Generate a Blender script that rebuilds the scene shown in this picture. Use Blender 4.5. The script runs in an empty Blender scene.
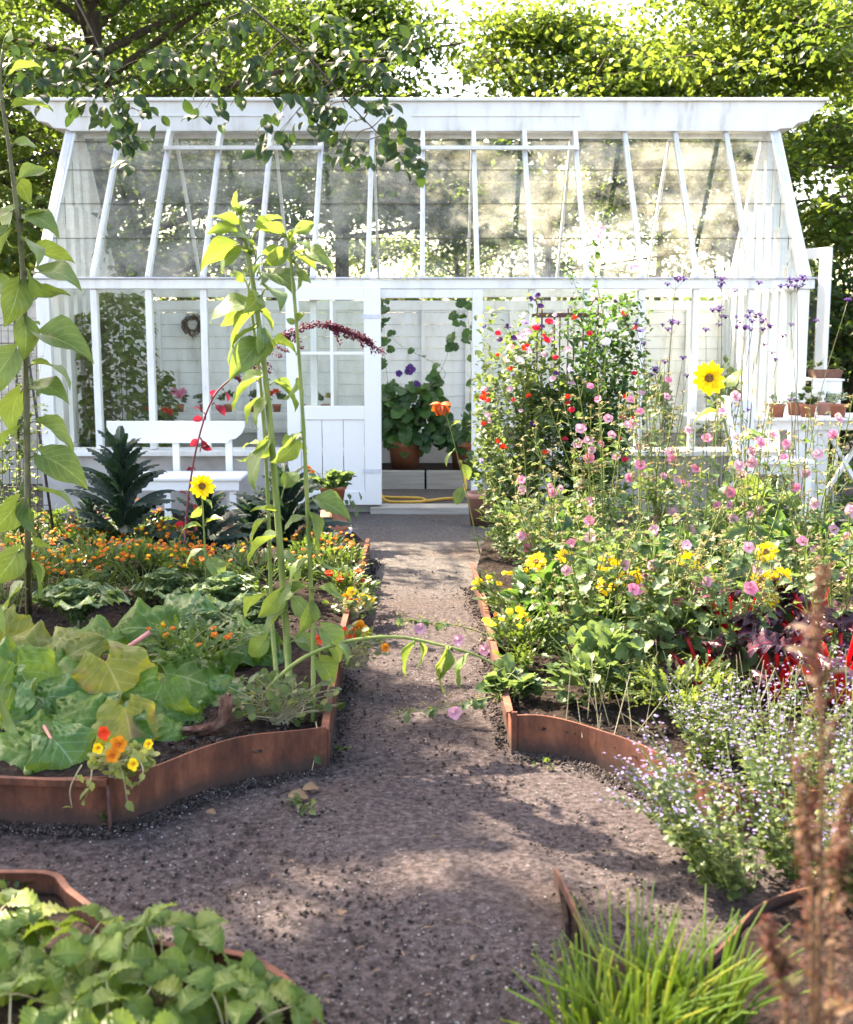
import bpy, math, random
import numpy as np
from math import sin, cos, pi, radians, sqrt
from mathutils import Vector, Matrix
random.seed(7); np.random.seed(7)
RND = random.Random(11)
sc = bpy.context.scene
COL = sc.collection

# ------------------------------------------------------------------ camera
PITCH = 8.6; FPX = 1200.0; EYE = 1.6
cam_d = bpy.data.cameras.new('camera'); cam = bpy.data.objects.new('camera', cam_d); COL.objects.link(cam)
cam.location = (0, 0, EYE); cam.rotation_euler = (radians(90 - PITCH), 0, 0)
cam_d.sensor_fit = 'VERTICAL'; cam_d.sensor_height = 36; cam_d.lens = 36 * FPX / 1024
cam_d.clip_start = 0.1; cam_d.clip_end = 600
cam_d.dof.use_dof = True; cam_d.dof.focus_distance = 6.6; cam_d.dof.aperture_fstop = 3.8
sc.camera = cam
# ------------------------------------------------------------------ sky, sun, exposure
SUN = Vector((-0.62, 0.60, 0.86)).normalized()
w = bpy.data.worlds.new('World'); sc.world = w; w.use_nodes = True
nt = w.node_tree; bg = nt.nodes['Background']
sky = nt.nodes.new('ShaderNodeTexSky'); sky.sky_type = 'NISHITA'; sky.sun_disc = False
sky.sun_elevation = math.asin(SUN.z); sky.sun_rotation = math.atan2(SUN.x, SUN.y)
sky.air_density = 1.0; sky.dust_density = 2.5; sky.ozone_density = 0.6
nt.links.new(sky.outputs[0], bg.inputs[0]); bg.inputs[1].default_value = 0.125
sd = bpy.data.lights.new('sun', 'SUN'); so = bpy.data.objects.new('sun', sd); COL.objects.link(so)
sd.energy = 4.0; sd.angle = radians(0.53); sd.color = (1.0, 0.93, 0.80)
so.rotation_euler = SUN.to_track_quat('Z', 'Y').to_euler()
vs = sc.view_settings
vs.view_transform = 'Standard'; vs.look = 'None'; vs.exposure = 2.95; vs.gamma = 1.0; vs.use_curve_mapping = False
vs.use_white_balance = True; vs.white_balance_temperature = 7700; vs.white_balance_tint = 14
cy = sc.cycles
cy.max_bounces = 10; cy.diffuse_bounces = 3; cy.glossy_bounces = 3; cy.transmission_bounces = 4
cy.transparent_max_bounces = 24; cy.sample_clamp_indirect = 6.0
cy.use_denoising = True; cy.caustics_reflective = False; cy.caustics_refractive = False

# ------------------------------------------------------------------ helpers: rays from the photograph
cp, sp_ = cos(radians(PITCH)), sin(radians(PITCH))
def ray(px, py):
    x = (px - 426.5) / FPX; v = -(py - 512) / FPX
    return Vector((x, cp + v * sp_, -sp_ + v * cp))
def P(px, py, Y):
    d = ray(px, py); return Vector((d.x * Y / d.y, Y, EYE + d.z * Y / d.y))
def G(px, py, z=0.0):
    d = ray(px, py); k = (z - EYE) / d.z; return Vector((d.x * k, d.y * k, z))

# ------------------------------------------------------------------ mesh builder
class T:   # template: verts, uv, flat loops, sizes
    def __init__(s, V, F, UV=None):
        s.V = np.array(V, float); s.UV = np.zeros((len(V), 2)) if UV is None else np.array(UV, float)
        s.L = np.array([i for f in F for i in f], int); s.S = np.array([len(f) for f in F], int)
class MB:
    def __init__(s): s.V = []; s.UV = []; s.L = []; s.S = []; s.M = []; s.n = 0
    def addT(s, t, R=None, O=None, m=0):          # R (k,3,3), O (k,3)
        if R is None: R = np.eye(3)[None]
        if O is None: O = np.zeros((1, 3))
        R = np.asarray(R, float); O = np.asarray(O, float)
        if R.ndim == 2: R = R[None]
        if O.ndim == 1: O = O[None]
        k = max(len(R), len(O)); nv = len(t.V)
        V = np.einsum('kij,nj->kni', R, t.V) + O[:, None, :]
        V = np.broadcast_to(V, (k, nv, 3)).reshape(-1, 3)
        L = (t.L[None] + (np.arange(k) * nv)[:, None]).ravel() + s.n
        s.V.append(V); s.UV.append(np.tile(t.UV, (k, 1))); s.L.append(L); s.S.append(np.tile(t.S, k))
        s.M.append(np.full(len(t.S) * k, m)); s.n += k * nv
    def add(s, V, F, UV=None, m=0): s.addT(T(V, F, UV), m=m)
    def box(s, a, b, m=0):
        (x0, y0, z0), (x1, y1, z1) = a, b
        V = [(x0,y0,z0),(x1,y0,z0),(x1,y1,z0),(x0,y1,z0),(x0,y0,z1),(x1,y0,z1),(x1,y1,z1),(x0,y1,z1)]
        s.add(V, [(0,3,2,1),(4,5,6,7),(0,1,5,4),(1,2,6,5),(2,3,7,6),(3,0,4,7)], m=m)
    def bar(s, a, b, wx, wz, up=(0,0,1), m=0):   # rectangular bar from a to b
        a = Vector(a); b = Vector(b); d = (b - a).normalized(); x = d.cross(Vector(up)).normalized(); z = x.cross(d)
        V = []
        for p in (a, b):
            for sx, sz in ((-1,-1),(1,-1),(1,1),(-1,1)): V.append(p + x * sx * wx / 2 + z * sz * wz / 2)
        s.add([tuple(v) for v in V], [(0,1,2,3),(7,6,5,4),(0,4,5,1),(1,5,6,2),(2,6,7,3),(3,7,4,0)], m=m)
    def tube(s, pts, r0, r1=None, n=6, m=0, cap=True):
        if r1 is None: r1 = r0
        pts = [Vector(p) for p in pts]; N = len(pts); V = []; UV = []; F = []
        up = Vector((0.13, 0.31, 0.94)); prev = None
        for i, p in enumerate(pts):
            d = (pts[min(i+1, N-1)] - pts[max(i-1, 0)])
            d = d.normalized() if d.length > 1e-9 else Vector((0,0,1))
            if prev is None:
                x = d.cross(up); x = x.normalized() if x.length > 1e-3 else d.cross(Vector((1,0,0))).normalized()
            else:
                x = (prev - d * prev.dot(d)).normalized()
            prev = x; y = d.cross(x); t = i / max(1, N-1)
            r = r0[i] if isinstance(r0, (list, tuple)) else r0 + (r1 - r0) * t
            for k in range(n):
                a = 2 * pi * k / n; V.append(tuple(p + (x * cos(a) + y * sin(a)) * r)); UV.append((k / n, t))
        for i in range(N-1):
            for k in range(n): F.append((i*n+k, i*n+(k+1)%n, (i+1)*n+(k+1)%n, (i+1)*n+k))
        if cap: F.append(tuple(range(n-1, -1, -1))); F.append(tuple((N-1)*n + k for k in range(n)))
        s.add(V, F, UV, m=m)
    def lathe(s, prof, c=(0,0,0), n=24, m=0):
        V = []; F = []
        for r, z in prof:
            for k in range(n): a = 2*pi*k/n; V.append((c[0]+r*cos(a), c[1]+r*sin(a), c[2]+z))
        for i in range(len(prof)-1):
            for k in range(n): F.append((i*n+k, i*n+(k+1)%n, (i+1)*n+(k+1)%n, (i+1)*n+k))
        s.add(V, F, m=m)
    def prism(s, poly, axis, a, b, m=0):      # poly of 2-D points extruded along axis between a and b
        def q(p, t):
            return (t, p[0], p[1]) if axis == 'x' else (p[0], t, p[1]) if axis == 'y' else (p[0], p[1], t)
        n = len(poly); V = [q(p, a) for p in poly] + [q(p, b) for p in poly]
        F = [tuple(range(n)), tuple(range(2*n-1, n-1, -1))] + [(i, i+n, (i+1)%n+n, (i+1)%n) for i in range(n)]
        s.add(V, F, m=m)
    def data(s, name, mats, off=(0,0,0), smooth=True):
        me = bpy.data.meshes.new(name)
        V = np.concatenate(s.V) - np.array(off); L = np.concatenate(s.L); S = np.concatenate(s.S)
        me.vertices.add(len(V)); me.vertices.foreach_set('co', V.ravel())
        me.loops.add(len(L)); me.loops.foreach_set('vertex_index', L)
        me.polygons.add(len(S)); me.polygons.foreach_set('loop_start', np.concatenate([[0], np.cumsum(S)[:-1]]))
        me.polygons.foreach_set('material_index', np.concatenate(s.M))
        me.polygons.foreach_set('use_smooth', np.full(len(S), smooth))
        uv = me.uv_layers.new(name='UVMap'); uv.data.foreach_set('uv', np.concatenate(s.UV)[L].ravel())
        for m in (mats if isinstance(mats, (list, tuple)) else [mats]): me.materials.append(m)
        me.update(calc_edges=True); me.validate(); return me
    def build(s, name, mats, parent=None, smooth=True, bevel=0, label=None, recalc=False):
        off = world_loc(parent) if parent else Vector((0,0,0))
        me = s.data(name, mats, off, smooth)
        if recalc:
            import bmesh
            bm = bmesh.new(); bm.from_mesh(me); bmesh.ops.recalc_face_normals(bm, faces=bm.faces); bm.to_mesh(me); bm.free()
        o = bpy.data.objects.new(name, me); COL.objects.link(o)
        if parent: o.parent = parent
        if bevel:
            b = o.modifiers.new('bevel', 'BEVEL'); b.width = bevel; b.segments = 2; b.limit_method = 'ANGLE'
        if label: o['label'] = label
        return o
def world_loc(o):
    v = Vector((0,0,0))
    while o: v = v + o.location; o = o.parent
    return v
def thing(name, label, cat, loc=(0,0,0), group=None):
    o = bpy.data.objects.new(name, None); COL.objects.link(o); o.location = loc
    o.empty_display_size = .1
    o['label'] = label; o['category'] = cat
    if group: o['group'] = group
    return o
def tag(o, label, cat, group=None, kind=None):
    if label: o['label'] = label
    if cat: o['category'] = cat
    if group: o['group'] = group
    if kind: o['kind'] = kind
    return o
def put(me, name, parent, loc, d=(0,0,1), s=1.0, spin=0.0):      # instance of shared mesh as a child
    o = bpy.data.objects.new(name, me); COL.objects.link(o); o.parent = parent
    o.location = Vector(loc) - world_loc(parent)
    q = Vector(d).to_track_quat('Z', 'Y')
    o.rotation_euler = (q.to_matrix() @ Matrix.Rotation(spin, 3, 'Z')).to_euler(); o.scale = (s, s, s)
    return o
def dup(root, loc, rotz=0, scale=1.0, label=None):
    r = root.copy(); COL.objects.link(r); r.location = loc; r.rotation_euler = (0, 0, rotz); r.scale = (scale,)*3
    if label: r['label'] = label
    for ch in list(root.children):
        c = ch.copy(); COL.objects.link(c); c.parent = r
        for g in list(ch.children):
            d = g.copy(); COL.objects.link(d); d.parent = c
    return r
def frames(D, U):
    D = np.asarray(D, float); U = np.asarray(U, float)
    y = D / np.maximum(np.linalg.norm(D, axis=1, keepdims=True), 1e-9)
    x = np.cross(y, np.broadcast_to(U, y.shape)); nx = np.linalg.norm(x, axis=1, keepdims=True)
    x = np.where(nx < 1e-4, np.array([[1.0, 0, 0]]), x / np.maximum(nx, 1e-9)); z = np.cross(x, y)
    return np.stack([x, y, z], axis=2)
def leaves(mb, t, O, D, S, U=None, m=0):
    O = np.asarray([tuple(o) for o in O], float); D = np.asarray([tuple(d) for d in D], float)
    if len(O) == 0: return
    if U is None: U = np.array([[0, 0, 1.0]]) + np.random.normal(0, .35, (len(O), 3))
    R = frames(D, U) * np.asarray(S, float).reshape(-1, 1, 1)
    mb.addT(t, R, O, m)
def curve(cps, n=24):
    P_ = [Vector(p) for p in cps]; P_ = [P_[0]*2 - P_[1]] + P_ + [P_[-1]*2 - P_[-2]]; out = []
    segs = len(P_) - 3
    for i in range(segs):
        a, b, c, d = P_[i:i+4]; k = max(2, n // segs)
        for j in range(k):
            t = j / k
            out.append(0.5 * ((2*b) + (c-a)*t + (2*a-5*b+4*c-d)*t*t + (-a+3*b-3*c+d)*t**3))
    out.append(P_[-2]); return out

# leaf template: midrib on +Y, width on X, normal +Z
def leafT(ws, nt_=6, nx=1, bend=.4, fold=.15, ruf=0.0, rf=3.0, back=0.0, tooth=0.0, seed=0):
    r = random.Random(seed); ts = np.linspace(0, 1, nt_+1); tw = np.linspace(0, 1, len(ws)); V = []; UV = []; F = []
    y = z = 0; ang = bend * .5
    cols = [c / nx for c in range(-nx, nx+1)]
    for i, t in enumerate(ts):
        if i: ang = bend * (.5 - t * 1.3); y += cos(ang) / nt_; z += sin(ang) / nt_
        wd = float(np.interp(t, tw, ws)) * (1 + tooth * (1 if i % 2 else -1))
        for u in cols:
            zz = z + abs(u) * wd * fold * 1.6 + ruf * abs(u)**1.5 * sin(t * rf * 2 * pi + (1.3 if u > 0 else 0) + seed) \
                 + (r.random() - .5) * ruf * .3
            V.append((u * wd, y - back * abs(u) * (1 - t)**3, zz)); UV.append((u * .5 + .5, t))
    c = len(cols)
    for i in range(nt_):
        for j in range(c-1): F.append((i*c+j, i*c+j+1, (i+1)*c+j+1, (i+1)*c+j))
    return T(V, F, UV)
def discT(n=9, cup=.12, ruf=.04, seed=0, off=.25):
    r = random.Random(seed); V = [(0, off, 0)]; UV = [(.5, 0)]; F = []
    for ring, rr in ((1, .5), (2, 1.0)):
        for k in range(n):
            a = 2*pi*k/n; q = rr * .5 * (1 + (r.random()-.5) * .12)
            V.append((q*sin(a), off*0 + .25 + q*cos(a)*1 - .0, cup*rr*rr*.5 + ruf*(r.random()-.5)*rr)); UV.append((.5 + rr*.5*abs(sin(a*2)), rr))
    for k in range(n): F.append((0, 1+(k+1)%n, 1+k)); F.append((1+k, 1+(k+1)%n, 1+n+(k+1)%n, 1+n+k))
    return T(V, F, UV)
L_TREE = [T([(0,0,0),(-.3,.42,.07),(0,.45,0),(.3,.42,.07),(0,1,-.12)], [(0,2,1),(0,3,2),(1,2,4),(2,3,4)], [(.5,0),(0,.4),(.5,.45),(1,.4),(.5,1)])]
L_OVAL = leafT([.0,.20,.30,.30,.2,.0], 5, 1, .6, .2)
L_SMALL = leafT([.0,.28,.36,.22,.0], 3, 1, .6, .2)
L_NARROW = leafT([.02,.10,.13,.10,.0], 4, 1, .8, .2)
L_HEART = leafT([.04,.30,.34,.29,.20,.10,.0], 8, 2, 1.0, .14, .035, 2.2, back=.18, seed=2)
L_HEART2 = leafT([.04,.27,.31,.27,.20,.10,.0], 8, 2, .6, .38, .05, 1.6, back=.16, seed=5)
L_FERN = leafT([.02,.16,.05,.18,.06,.15,.04,.10,.0], 8, 1, .7, .1)
L_KALE = leafT([.02,.03,.06,.085,.10,.105,.10,.085,.04], 22, 3, 1.15, -.45, .022, 9, seed=3)
L_CURLY = leafT([.02,.02,.03,.12,.26,.32,.34,.28,.14], 26, 3, 1.0, .25, .10, 9, tooth=.16, seed=4)
def bigleaf(bend, fold, seed):
    """rhubarb blade: puckered between the veins, frilled and lobed margin"""
    r = random.Random(seed); nt_, nx = 34, 9; V=[]; UV=[]; F=[]; y=z=0; p1, p2, p3 = r.uniform(0,6), r.uniform(0,6), r.uniform(0,6)
    prof = [.16,.40,.50,.54,.52,.46,.40,.30,.20,.04]
    for i in range(nt_+1):
        t = i/nt_
        if i: ang = bend*(.5-t*1.4); y += cos(ang)/nt_; z += sin(ang)/nt_
        for j in range(-nx, nx+1):
            u = j/nx; au = abs(u); s_ = 1 if u > 0 else -1
            w_ = float(np.interp(t, np.linspace(0,1,len(prof)), prof))*(1+.07*sin(t*17+p1*s_)+.04*sin(t*41+p2*s_))
            vein = (t - au*.55)*6.5
            puck = abs(sin(vein*pi))**.6*.060*min(1, au*3)*(1-au*.3) + .014*sin(u*9+t*23+p3)*au
            fr = au**3*(.10*sin(t*15+p1+s_)+.04*sin(t*31+p2*s_)+.02*sin(t*57+p3))
            droop = -.16*au**2.5
            V.append((u*w_, y-.20*au*(1-t)**3+.02*sin(t*29+p2)*au, z+au*w_*fold+puck+fr+droop)); UV.append((u*.5+.5, t))
    c=2*nx+1
    for i in range(nt_):
        for j in range(c-1): F.append((i*c+j, i*c+j+1, (i+1)*c+j+1, (i+1)*c+j))
    return T(V,F,UV)
L_BIG = [bigleaf(b, f, s) for b, f, s in ((.7,.06,1),(1.2,.02,2),(.4,.14,3),(1.5,.05,6),(.9,-.06,9))]
L_ROUND = discT(9)
L_LOBE = leafT([.12,.44,.40,.47,.38,.40,.22,.12], 8, 2, .5, .12, .05, 2, back=.22, tooth=.07, seed=8)
L_STRAW = leafT([.03,.22,.33,.38,.35,.26,.10], 14, 3, .9, .20, .05, 6, tooth=.07, seed=9)
L_CHARD = leafT([.03,.14,.28,.34,.36,.32,.24,.12], 16, 3, 1.7, .1, .12, 4, seed=12, tooth=.04)

# ------------------------------------------------------------------ materials
def newmat(name):
    m = bpy.data.materials.new(name); m.use_nodes = True; n = m.node_tree; b = n.nodes['Principled BSDF']; return m, n, b
def N(n, t, **k):
    q = n.nodes.new(t)
    for a, v in k.items(): setattr(q, a, v)
    return q
def ramp(n, src, stops):
    r = N(n, 'ShaderNodeValToRGB'); e = r.color_ramp.elements
    while len(e) < len(stops): e.new(.5)
    for i, (p, c) in enumerate(stops): e[i].position = p; e[i].color = (*c, 1) if len(c) == 3 else c
    n.links.new(src, r.inputs[0]); return r.outputs[0]
def noise(n, scale, detail=5, coord='Object', rough=.6, vec=None):
    tc = N(n, 'ShaderNodeTexCoord'); q = N(n, 'ShaderNodeTexNoise'); q.inputs['Scale'].default_value = scale
    q.inputs['Detail'].default_value = detail; q.inputs['Roughness'].default_value = rough
    if vec is None: n.links.new(tc.outputs[coord], q.inputs['Vector'])
    else:
        mp = N(n, 'ShaderNodeMapping'); mp.inputs['Scale'].default_value = vec
        n.links.new(tc.outputs[coord], mp.inputs[0]); n.links.new(mp.outputs[0], q.inputs['Vector'])
    return q.outputs['Fac']
def mixc(n, f, a, b):
    q = N(n, 'ShaderNodeMix', data_type='RGBA')
    for s_, v in ((q.inputs[0], f), (q.inputs[6], a), (q.inputs[7], b)):
        if isinstance(v, bpy.types.NodeSocket): n.links.new(v, s_)
        elif isinstance(v, tuple): s_.default_value = (*v, 1)
        else: s_.default_value = v
    return q.outputs[2]
def bump(n, b, h, st=.3, d=.01):
    q = N(n, 'ShaderNodeBump'); q.inputs['Strength'].default_value = st; q.inputs['Distance'].default_value = d
    n.links.new(h, q.inputs['Height']); n.links.new(q.outputs[0], b.inputs['Normal']); return q.outputs[0]
def leafmat(name, c1, c2, c3=None, tr=(.30,.42,.05), tf=.45, rough=.45, vein=None, bumpy=0, patch=None, spec=.4):
    """colour varies leaf to leaf (random per island) and inside a leaf (noise, veins)"""
    m, n, b = newmat(name)
    geo = N(n, 'ShaderNodeNewGeometry'); c3 = c3 or c2
    col = ramp(n, geo.outputs['Random Per Island'], [(0, c1), (.6, c2), (1, c3)])
    ns = noise(n, 14, 3)
    hs = N(n, 'ShaderNodeHueSaturation'); n.links.new(col, hs.inputs['Color'])
    mr = N(n, 'ShaderNodeMapRange'); n.links.new(ns, mr.inputs[0]); mr.inputs[3].default_value = .5; mr.inputs[4].default_value = 1.55
    n.links.new(mr.outputs[0], hs.inputs['Value']); col = hs.outputs[0]
    if patch:
        pn = noise(n, patch[1], 4); f = ramp(n, pn, [(patch[2], (0,0,0)), (patch[2]+.12, (1,1,1))]); col = mixc(n, f, col, patch[0])
    if vein:
        vc, freq, wid = vein
        uv = N(n, 'ShaderNodeUVMap'); sx = N(n, 'ShaderNodeSeparateXYZ'); n.links.new(uv.outputs[0], sx.inputs[0])
        def mth(op, a, b_=0.0, c_=None):
            q = N(n, 'ShaderNodeMath', operation=op)
            for i, v in enumerate((a, b_)):
                if isinstance(v, bpy.types.NodeSocket): n.links.new(v, q.inputs[i])
                else: q.inputs[i].default_value = v
            return q.outputs[0]
        au = mth('ABSOLUTE', mth('SUBTRACT', sx.outputs[0], .5))
        mid = mth('LESS_THAN', au, .018 * wid)
        side = mth('FRACT', mth('MULTIPLY', mth('SUBTRACT', sx.outputs[1], mth('MULTIPLY', au, .9)), freq))
        sd_ = mth('LESS_THAN', mth('ABSOLUTE', mth('SUBTRACT', side, .5)), .045 * wid)
        vm = mth('MAXIMUM', mid, mth('MULTIPLY', sd_, .7))
        col = mixc(n, mth('MULTIPLY', vm, .75), col, vc)
        if bumpy: bump(n, b, mth('ADD', mth('MULTIPLY', side, .6), ns), bumpy, .02)
    elif bumpy: bump(n, b, noise(n, 60, 3), bumpy, .01)
    n.links.new(col, b.inputs['Base Color']); b.inputs['Roughness'].default_value = rough
    b.inputs['Specular IOR Level'].default_value = spec
    tl = N(n, 'ShaderNodeBsdfTranslucent'); mx = N(n, 'ShaderNodeMixShader')
    tc = mixc(n, .55, tr, col)
    vm2 = N(n, 'ShaderNodeMix', data_type='RGBA', blend_type='MULTIPLY'); vm2.inputs[0].default_value = 1
    n.links.new(tc, vm2.inputs[6]); gm = N(n, 'ShaderNodeMapRange'); n.links.new(ns, gm.inputs[0]); gm.inputs[3].default_value = .8; gm.inputs[4].default_value = 1.3
    n.links.new(gm.outputs[0], vm2.inputs[7]); n.links.new(vm2.outputs[2], tl.inputs[0])
    mx.inputs[0].default_value = tf; n.links.new(b.outputs[0], mx.inputs[1]); n.links.new(tl.outputs[0], mx.inputs[2])
    n.links.new(mx.outputs[0], n.nodes['Material Output'].inputs[0]); return m
def solid(name, stops, scale=20, rough=.6, bs=.2, detail=5, vec=None, bd=.005, spec=.5, metal=0):
    m, n, b = newmat(name); ns = noise(n, scale, detail, vec=vec)
    n.links.new(ramp(n, ns, stops), b.inputs['Base Color']); b.inputs['Roughness'].default_value = rough
    b.inputs['Specular IOR Level'].default_value = spec; b.inputs['Metallic'].default_value = metal
    if bs: bump(n, b, ns, bs, bd)
    return m
WHITE = solid('white_paint', [(.22,(.40,.37,.32)),(.40,(.72,.71,.68)),(.52,(.80,.80,.79)),(1,(.84,.84,.83))], 7, .45, .2, 12, (1,1,.3))
WHITE2 = solid('white_door_paint', [(0,(.62,.60,.56)),(.3,(.82,.82,.81)),(1,(.84,.84,.84))], 6, .4, .1, 9, (2,2,.4))
CAP = solid('glazing_cap', [(.2,(.42,.45,.52)),(.6,(.62,.64,.70))], 12, .4, .1)
OLDW = solid('weathered_white', [(.25,(.36,.31,.26)),(.45,(.68,.66,.62)),(1,(.78,.77,.75))], 14, .6, .25, 9, (1,.3,1))
PLINTH = solid('lime_washed_plinth', [(.2,(.26,.23,.21)),(.5,(.42,.40,.38)),(.9,(.56,.54,.52))], 3.2, .85, .4, 10, bd=.01)
TIMBER = solid('grey_timber', [(.2,(.20,.17,.14)),(.5,(.36,.33,.29)),(.9,(.48,.45,.41))], 6, .8, .5, 8, (.4,6,6))
def rustmat():
    m, n, b = newmat('rusted_steel'); tc = N(n, 'ShaderNodeTexCoord'); sx = N(n, 'ShaderNodeSeparateXYZ'); geo = N(n, 'ShaderNodeNewGeometry'); n.links.new(geo.outputs['Position'], sx.inputs[0])
    f1 = noise(n, 9, 12, rough=.72, vec=(1,1,.35)); f2 = noise(n, 2.2, 5); f3 = noise(n, 70, 4)
    col = ramp(n, f1, [(.28,(.035,.014,.010)),(.45,(.11,.036,.020)),(.58,(.19,.065,.034)),(.78,(.30,.13,.075))])
    col = mixc(n, ramp(n, f2, [(.45,(0,0,0)),(.65,(.6,.6,.6))]), col, (.035,.016,.013))
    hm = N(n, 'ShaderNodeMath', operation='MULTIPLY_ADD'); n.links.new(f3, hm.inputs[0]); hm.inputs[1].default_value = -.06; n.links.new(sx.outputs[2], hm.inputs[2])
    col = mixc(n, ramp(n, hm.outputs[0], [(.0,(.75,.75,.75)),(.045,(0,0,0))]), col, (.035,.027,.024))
    n.links.new(col, b.inputs['Base Color']); b.inputs['Roughness'].default_value = .75; b.inputs['Specular IOR Level'].default_value = .3; bump(n, b, f1, .5, .006); return m
RUST = rustmat()
RUST2 = solid('rusted_rod', [(.3,(.06,.03,.025)),(.7,(.16,.06,.045))], 30, .7, .2)
TERRA = solid('terracotta', [(.2,(.24,.085,.045)),(.55,(.40,.14,.075)),(.85,(.52,.26,.17))], 7, .8, .2, 8)
TERRA2 = solid('pale_terracotta', [(.2,(.34,.15,.11)),(.5,(.46,.24,.18)),(.85,(.60,.42,.36))], 6, .85, .2, 8)
GREYSTONE = solid('grey_stone', [(.2,(.22,.23,.26)),(.8,(.42,.43,.46))], 10, .8, .5)
BARK = solid('bark', [(.3,(.035,.024,.018)),(.7,(.11,.08,.06))], 9, .9, .8, 8, (3,3,.6), bd=.03)
DIRTLINE = solid('pane_overlap', [(.3,(.05,.045,.035)),(.7,(.12,.11,.09))], 30, .8, 0)
IRON = solid('dark_iron', [(.3,(.02,.018,.016)),(.7,(.06,.045,.04))], 30, .6, .1)
HOSE = solid('yellow_hose', [(.3,(.55,.30,.03)),(.7,(.70,.42,.06))], 9, .4, 0)
def glassmat(name, dust_glare, tint=(.97,.985,.97)):
    m, n, b = newmat(name); n.nodes.remove(b)
    tr = N(n, 'ShaderNodeBsdfTransparent'); tr.inputs[0].default_value = (*tint, 1)
    gl = N(n, 'ShaderNodeBsdfGlossy'); gl.inputs['Roughness'].default_value = .03
    ge = N(n, 'ShaderNodeNewGeometry'); dt = N(n, 'ShaderNodeVectorMath', operation='DOT_PRODUCT'); n.links.new(ge.outputs['Incoming'], dt.inputs[0]); n.links.new(ge.outputs['Normal'], dt.inputs[1])
    ab = N(n, 'ShaderNodeMath', operation='ABSOLUTE'); n.links.new(dt.outputs['Value'], ab.inputs[0]); om = N(n, 'ShaderNodeMath', operation='SUBTRACT'); om.inputs[0].default_value = 1; n.links.new(ab.outputs[0], om.inputs[1])
    fr = N(n, 'ShaderNodeMath', operation='POWER'); n.links.new(om.outputs[0], fr.inputs[0]); fr.inputs[1].default_value = 5
    bp = N(n, 'ShaderNodeBump'); bp.inputs['Strength'].default_value = .05; n.links.new(noise(n, 1.6, 2), bp.inputs['Height']); n.links.new(bp.outputs[0], gl.inputs['Normal'])
    mr = N(n, 'ShaderNodeMath', operation='MULTIPLY_ADD'); n.links.new(fr.outputs[0], mr.inputs[0]); mr.inputs[1].default_value = .8; mr.inputs[2].default_value = .012
    a = N(n, 'ShaderNodeMixShader'); n.links.new(mr.outputs[0], a.inputs[0]); n.links.new(tr.outputs[0], a.inputs[1]); n.links.new(gl.outputs[0], a.inputs[2])
    df = N(n, 'ShaderNodeBsdfDiffuse'); df.inputs[0].default_value = (.78,.76,.70,1)
    tl = N(n, 'ShaderNodeBsdfTranslucent'); tl.inputs[0].default_value = (.80,.77,.68,1)
    dd = N(n, 'ShaderNodeMixShader'); dd.inputs[0].default_value = .5; n.links.new(df.outputs[0], dd.inputs[1]); n.links.new(tl.outputs[0], dd.inputs[2])
    f = ramp(n, noise(n, 2.2, 8, rough=.65), [(.40, (dust_glare[0],)*3), (.52, (dust_glare[1]*.4,)*3), (.64, (dust_glare[1],)*3)])
    c = N(n, 'ShaderNodeMixShader'); n.links.new(f, c.inputs[0]); n.links.new(a.outputs[0], c.inputs[1]); n.links.new(dd.outputs[0], c.inputs[2])
    n.links.new(c.outputs[0], n.nodes['Material Output'].inputs[0]); return m
GLASS_ROOF = glassmat('dust_glare_roof_glass', (.0, .18))  # cream patches are dust plus pane reflections painted into the colour
GLASS = glassmat('window_glass', (.0, .02))

FOL_TREE = leafmat('tree_leaf', (.025,.06,.014), (.04,.085,.018), (.07,.12,.022), tr=(.30,.44,.05), tf=.5, rough=.4)
FOL_TREE2 = leafmat('tree_leaf_yellow', (.035,.08,.016), (.055,.11,.02), (.09,.14,.025), tr=(.40,.52,.06), tf=.52, rough=.4)
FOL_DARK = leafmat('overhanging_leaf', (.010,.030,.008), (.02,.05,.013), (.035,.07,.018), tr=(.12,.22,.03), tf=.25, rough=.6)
SUNLEAF = leafmat('sunflower_leaf', (.07,.13,.03), (.10,.17,.04), (.13,.20,.045), tr=(.36,.46,.05), tf=.45, rough=.45, vein=((.30,.40,.14), 6, .8), bumpy=.25)
SUNSTEM = solid('green_stem', [(.3,(.09,.13,.025)),(.5,(.15,.20,.04)),(.7,(.22,.25,.06))], 26, .65, .6, 8, (1,1,.25), bd=.004)
DKSTEM = solid('brown_stem', [(.3,(.05,.045,.02)),(.7,(.12,.12,.04))], 14, .6, .1)
KALE = leafmat('kale_leaf', (.006,.018,.016), (.011,.030,.025), (.02,.045,.034), tr=(.06,.16,.05), tf=.15, rough=.5, vein=((.14,.22,.11), 12, 1.5), bumpy=.6)
CURLY = leafmat('curly_leaf', (.06,.12,.05), (.09,.17,.065), (.14,.22,.09), tr=(.35,.5,.10), tf=.35, rough=.5, vein=((.38,.46,.26), 7, 1.2), bumpy=.5)
RHUB = leafmat('rhubarb_leaf', (.05,.13,.016), (.07,.17,.02), (.12,.21,.022), tr=(.52,.62,.05), tf=.46, rough=.42, vein=((.26,.36,.14), 6, .7), bumpy=.9)
RHUB_B = leafmat('rhubarb_leaf_bluish', (.035,.105,.022), (.05,.14,.024), tr=(.34,.46,.05), tf=.3, rough=.35, vein=((.20,.32,.20), 6, .7), bumpy=.9)
RHUB_Y = leafmat('rhubarb_leaf_yellowing', (.10,.14,.02), (.16,.19,.03), tr=(.75,.70,.06), tf=.45, rough=.4, vein=((.40,.36,.14), 6, .8), bumpy=.5, patch=((.22,.13,.07), 7, .58))
PINKST = solid('pink_stalk', [(.3,(.45,.12,.13)),(.7,(.55,.25,.20))], 8, .4, .1)
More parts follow.
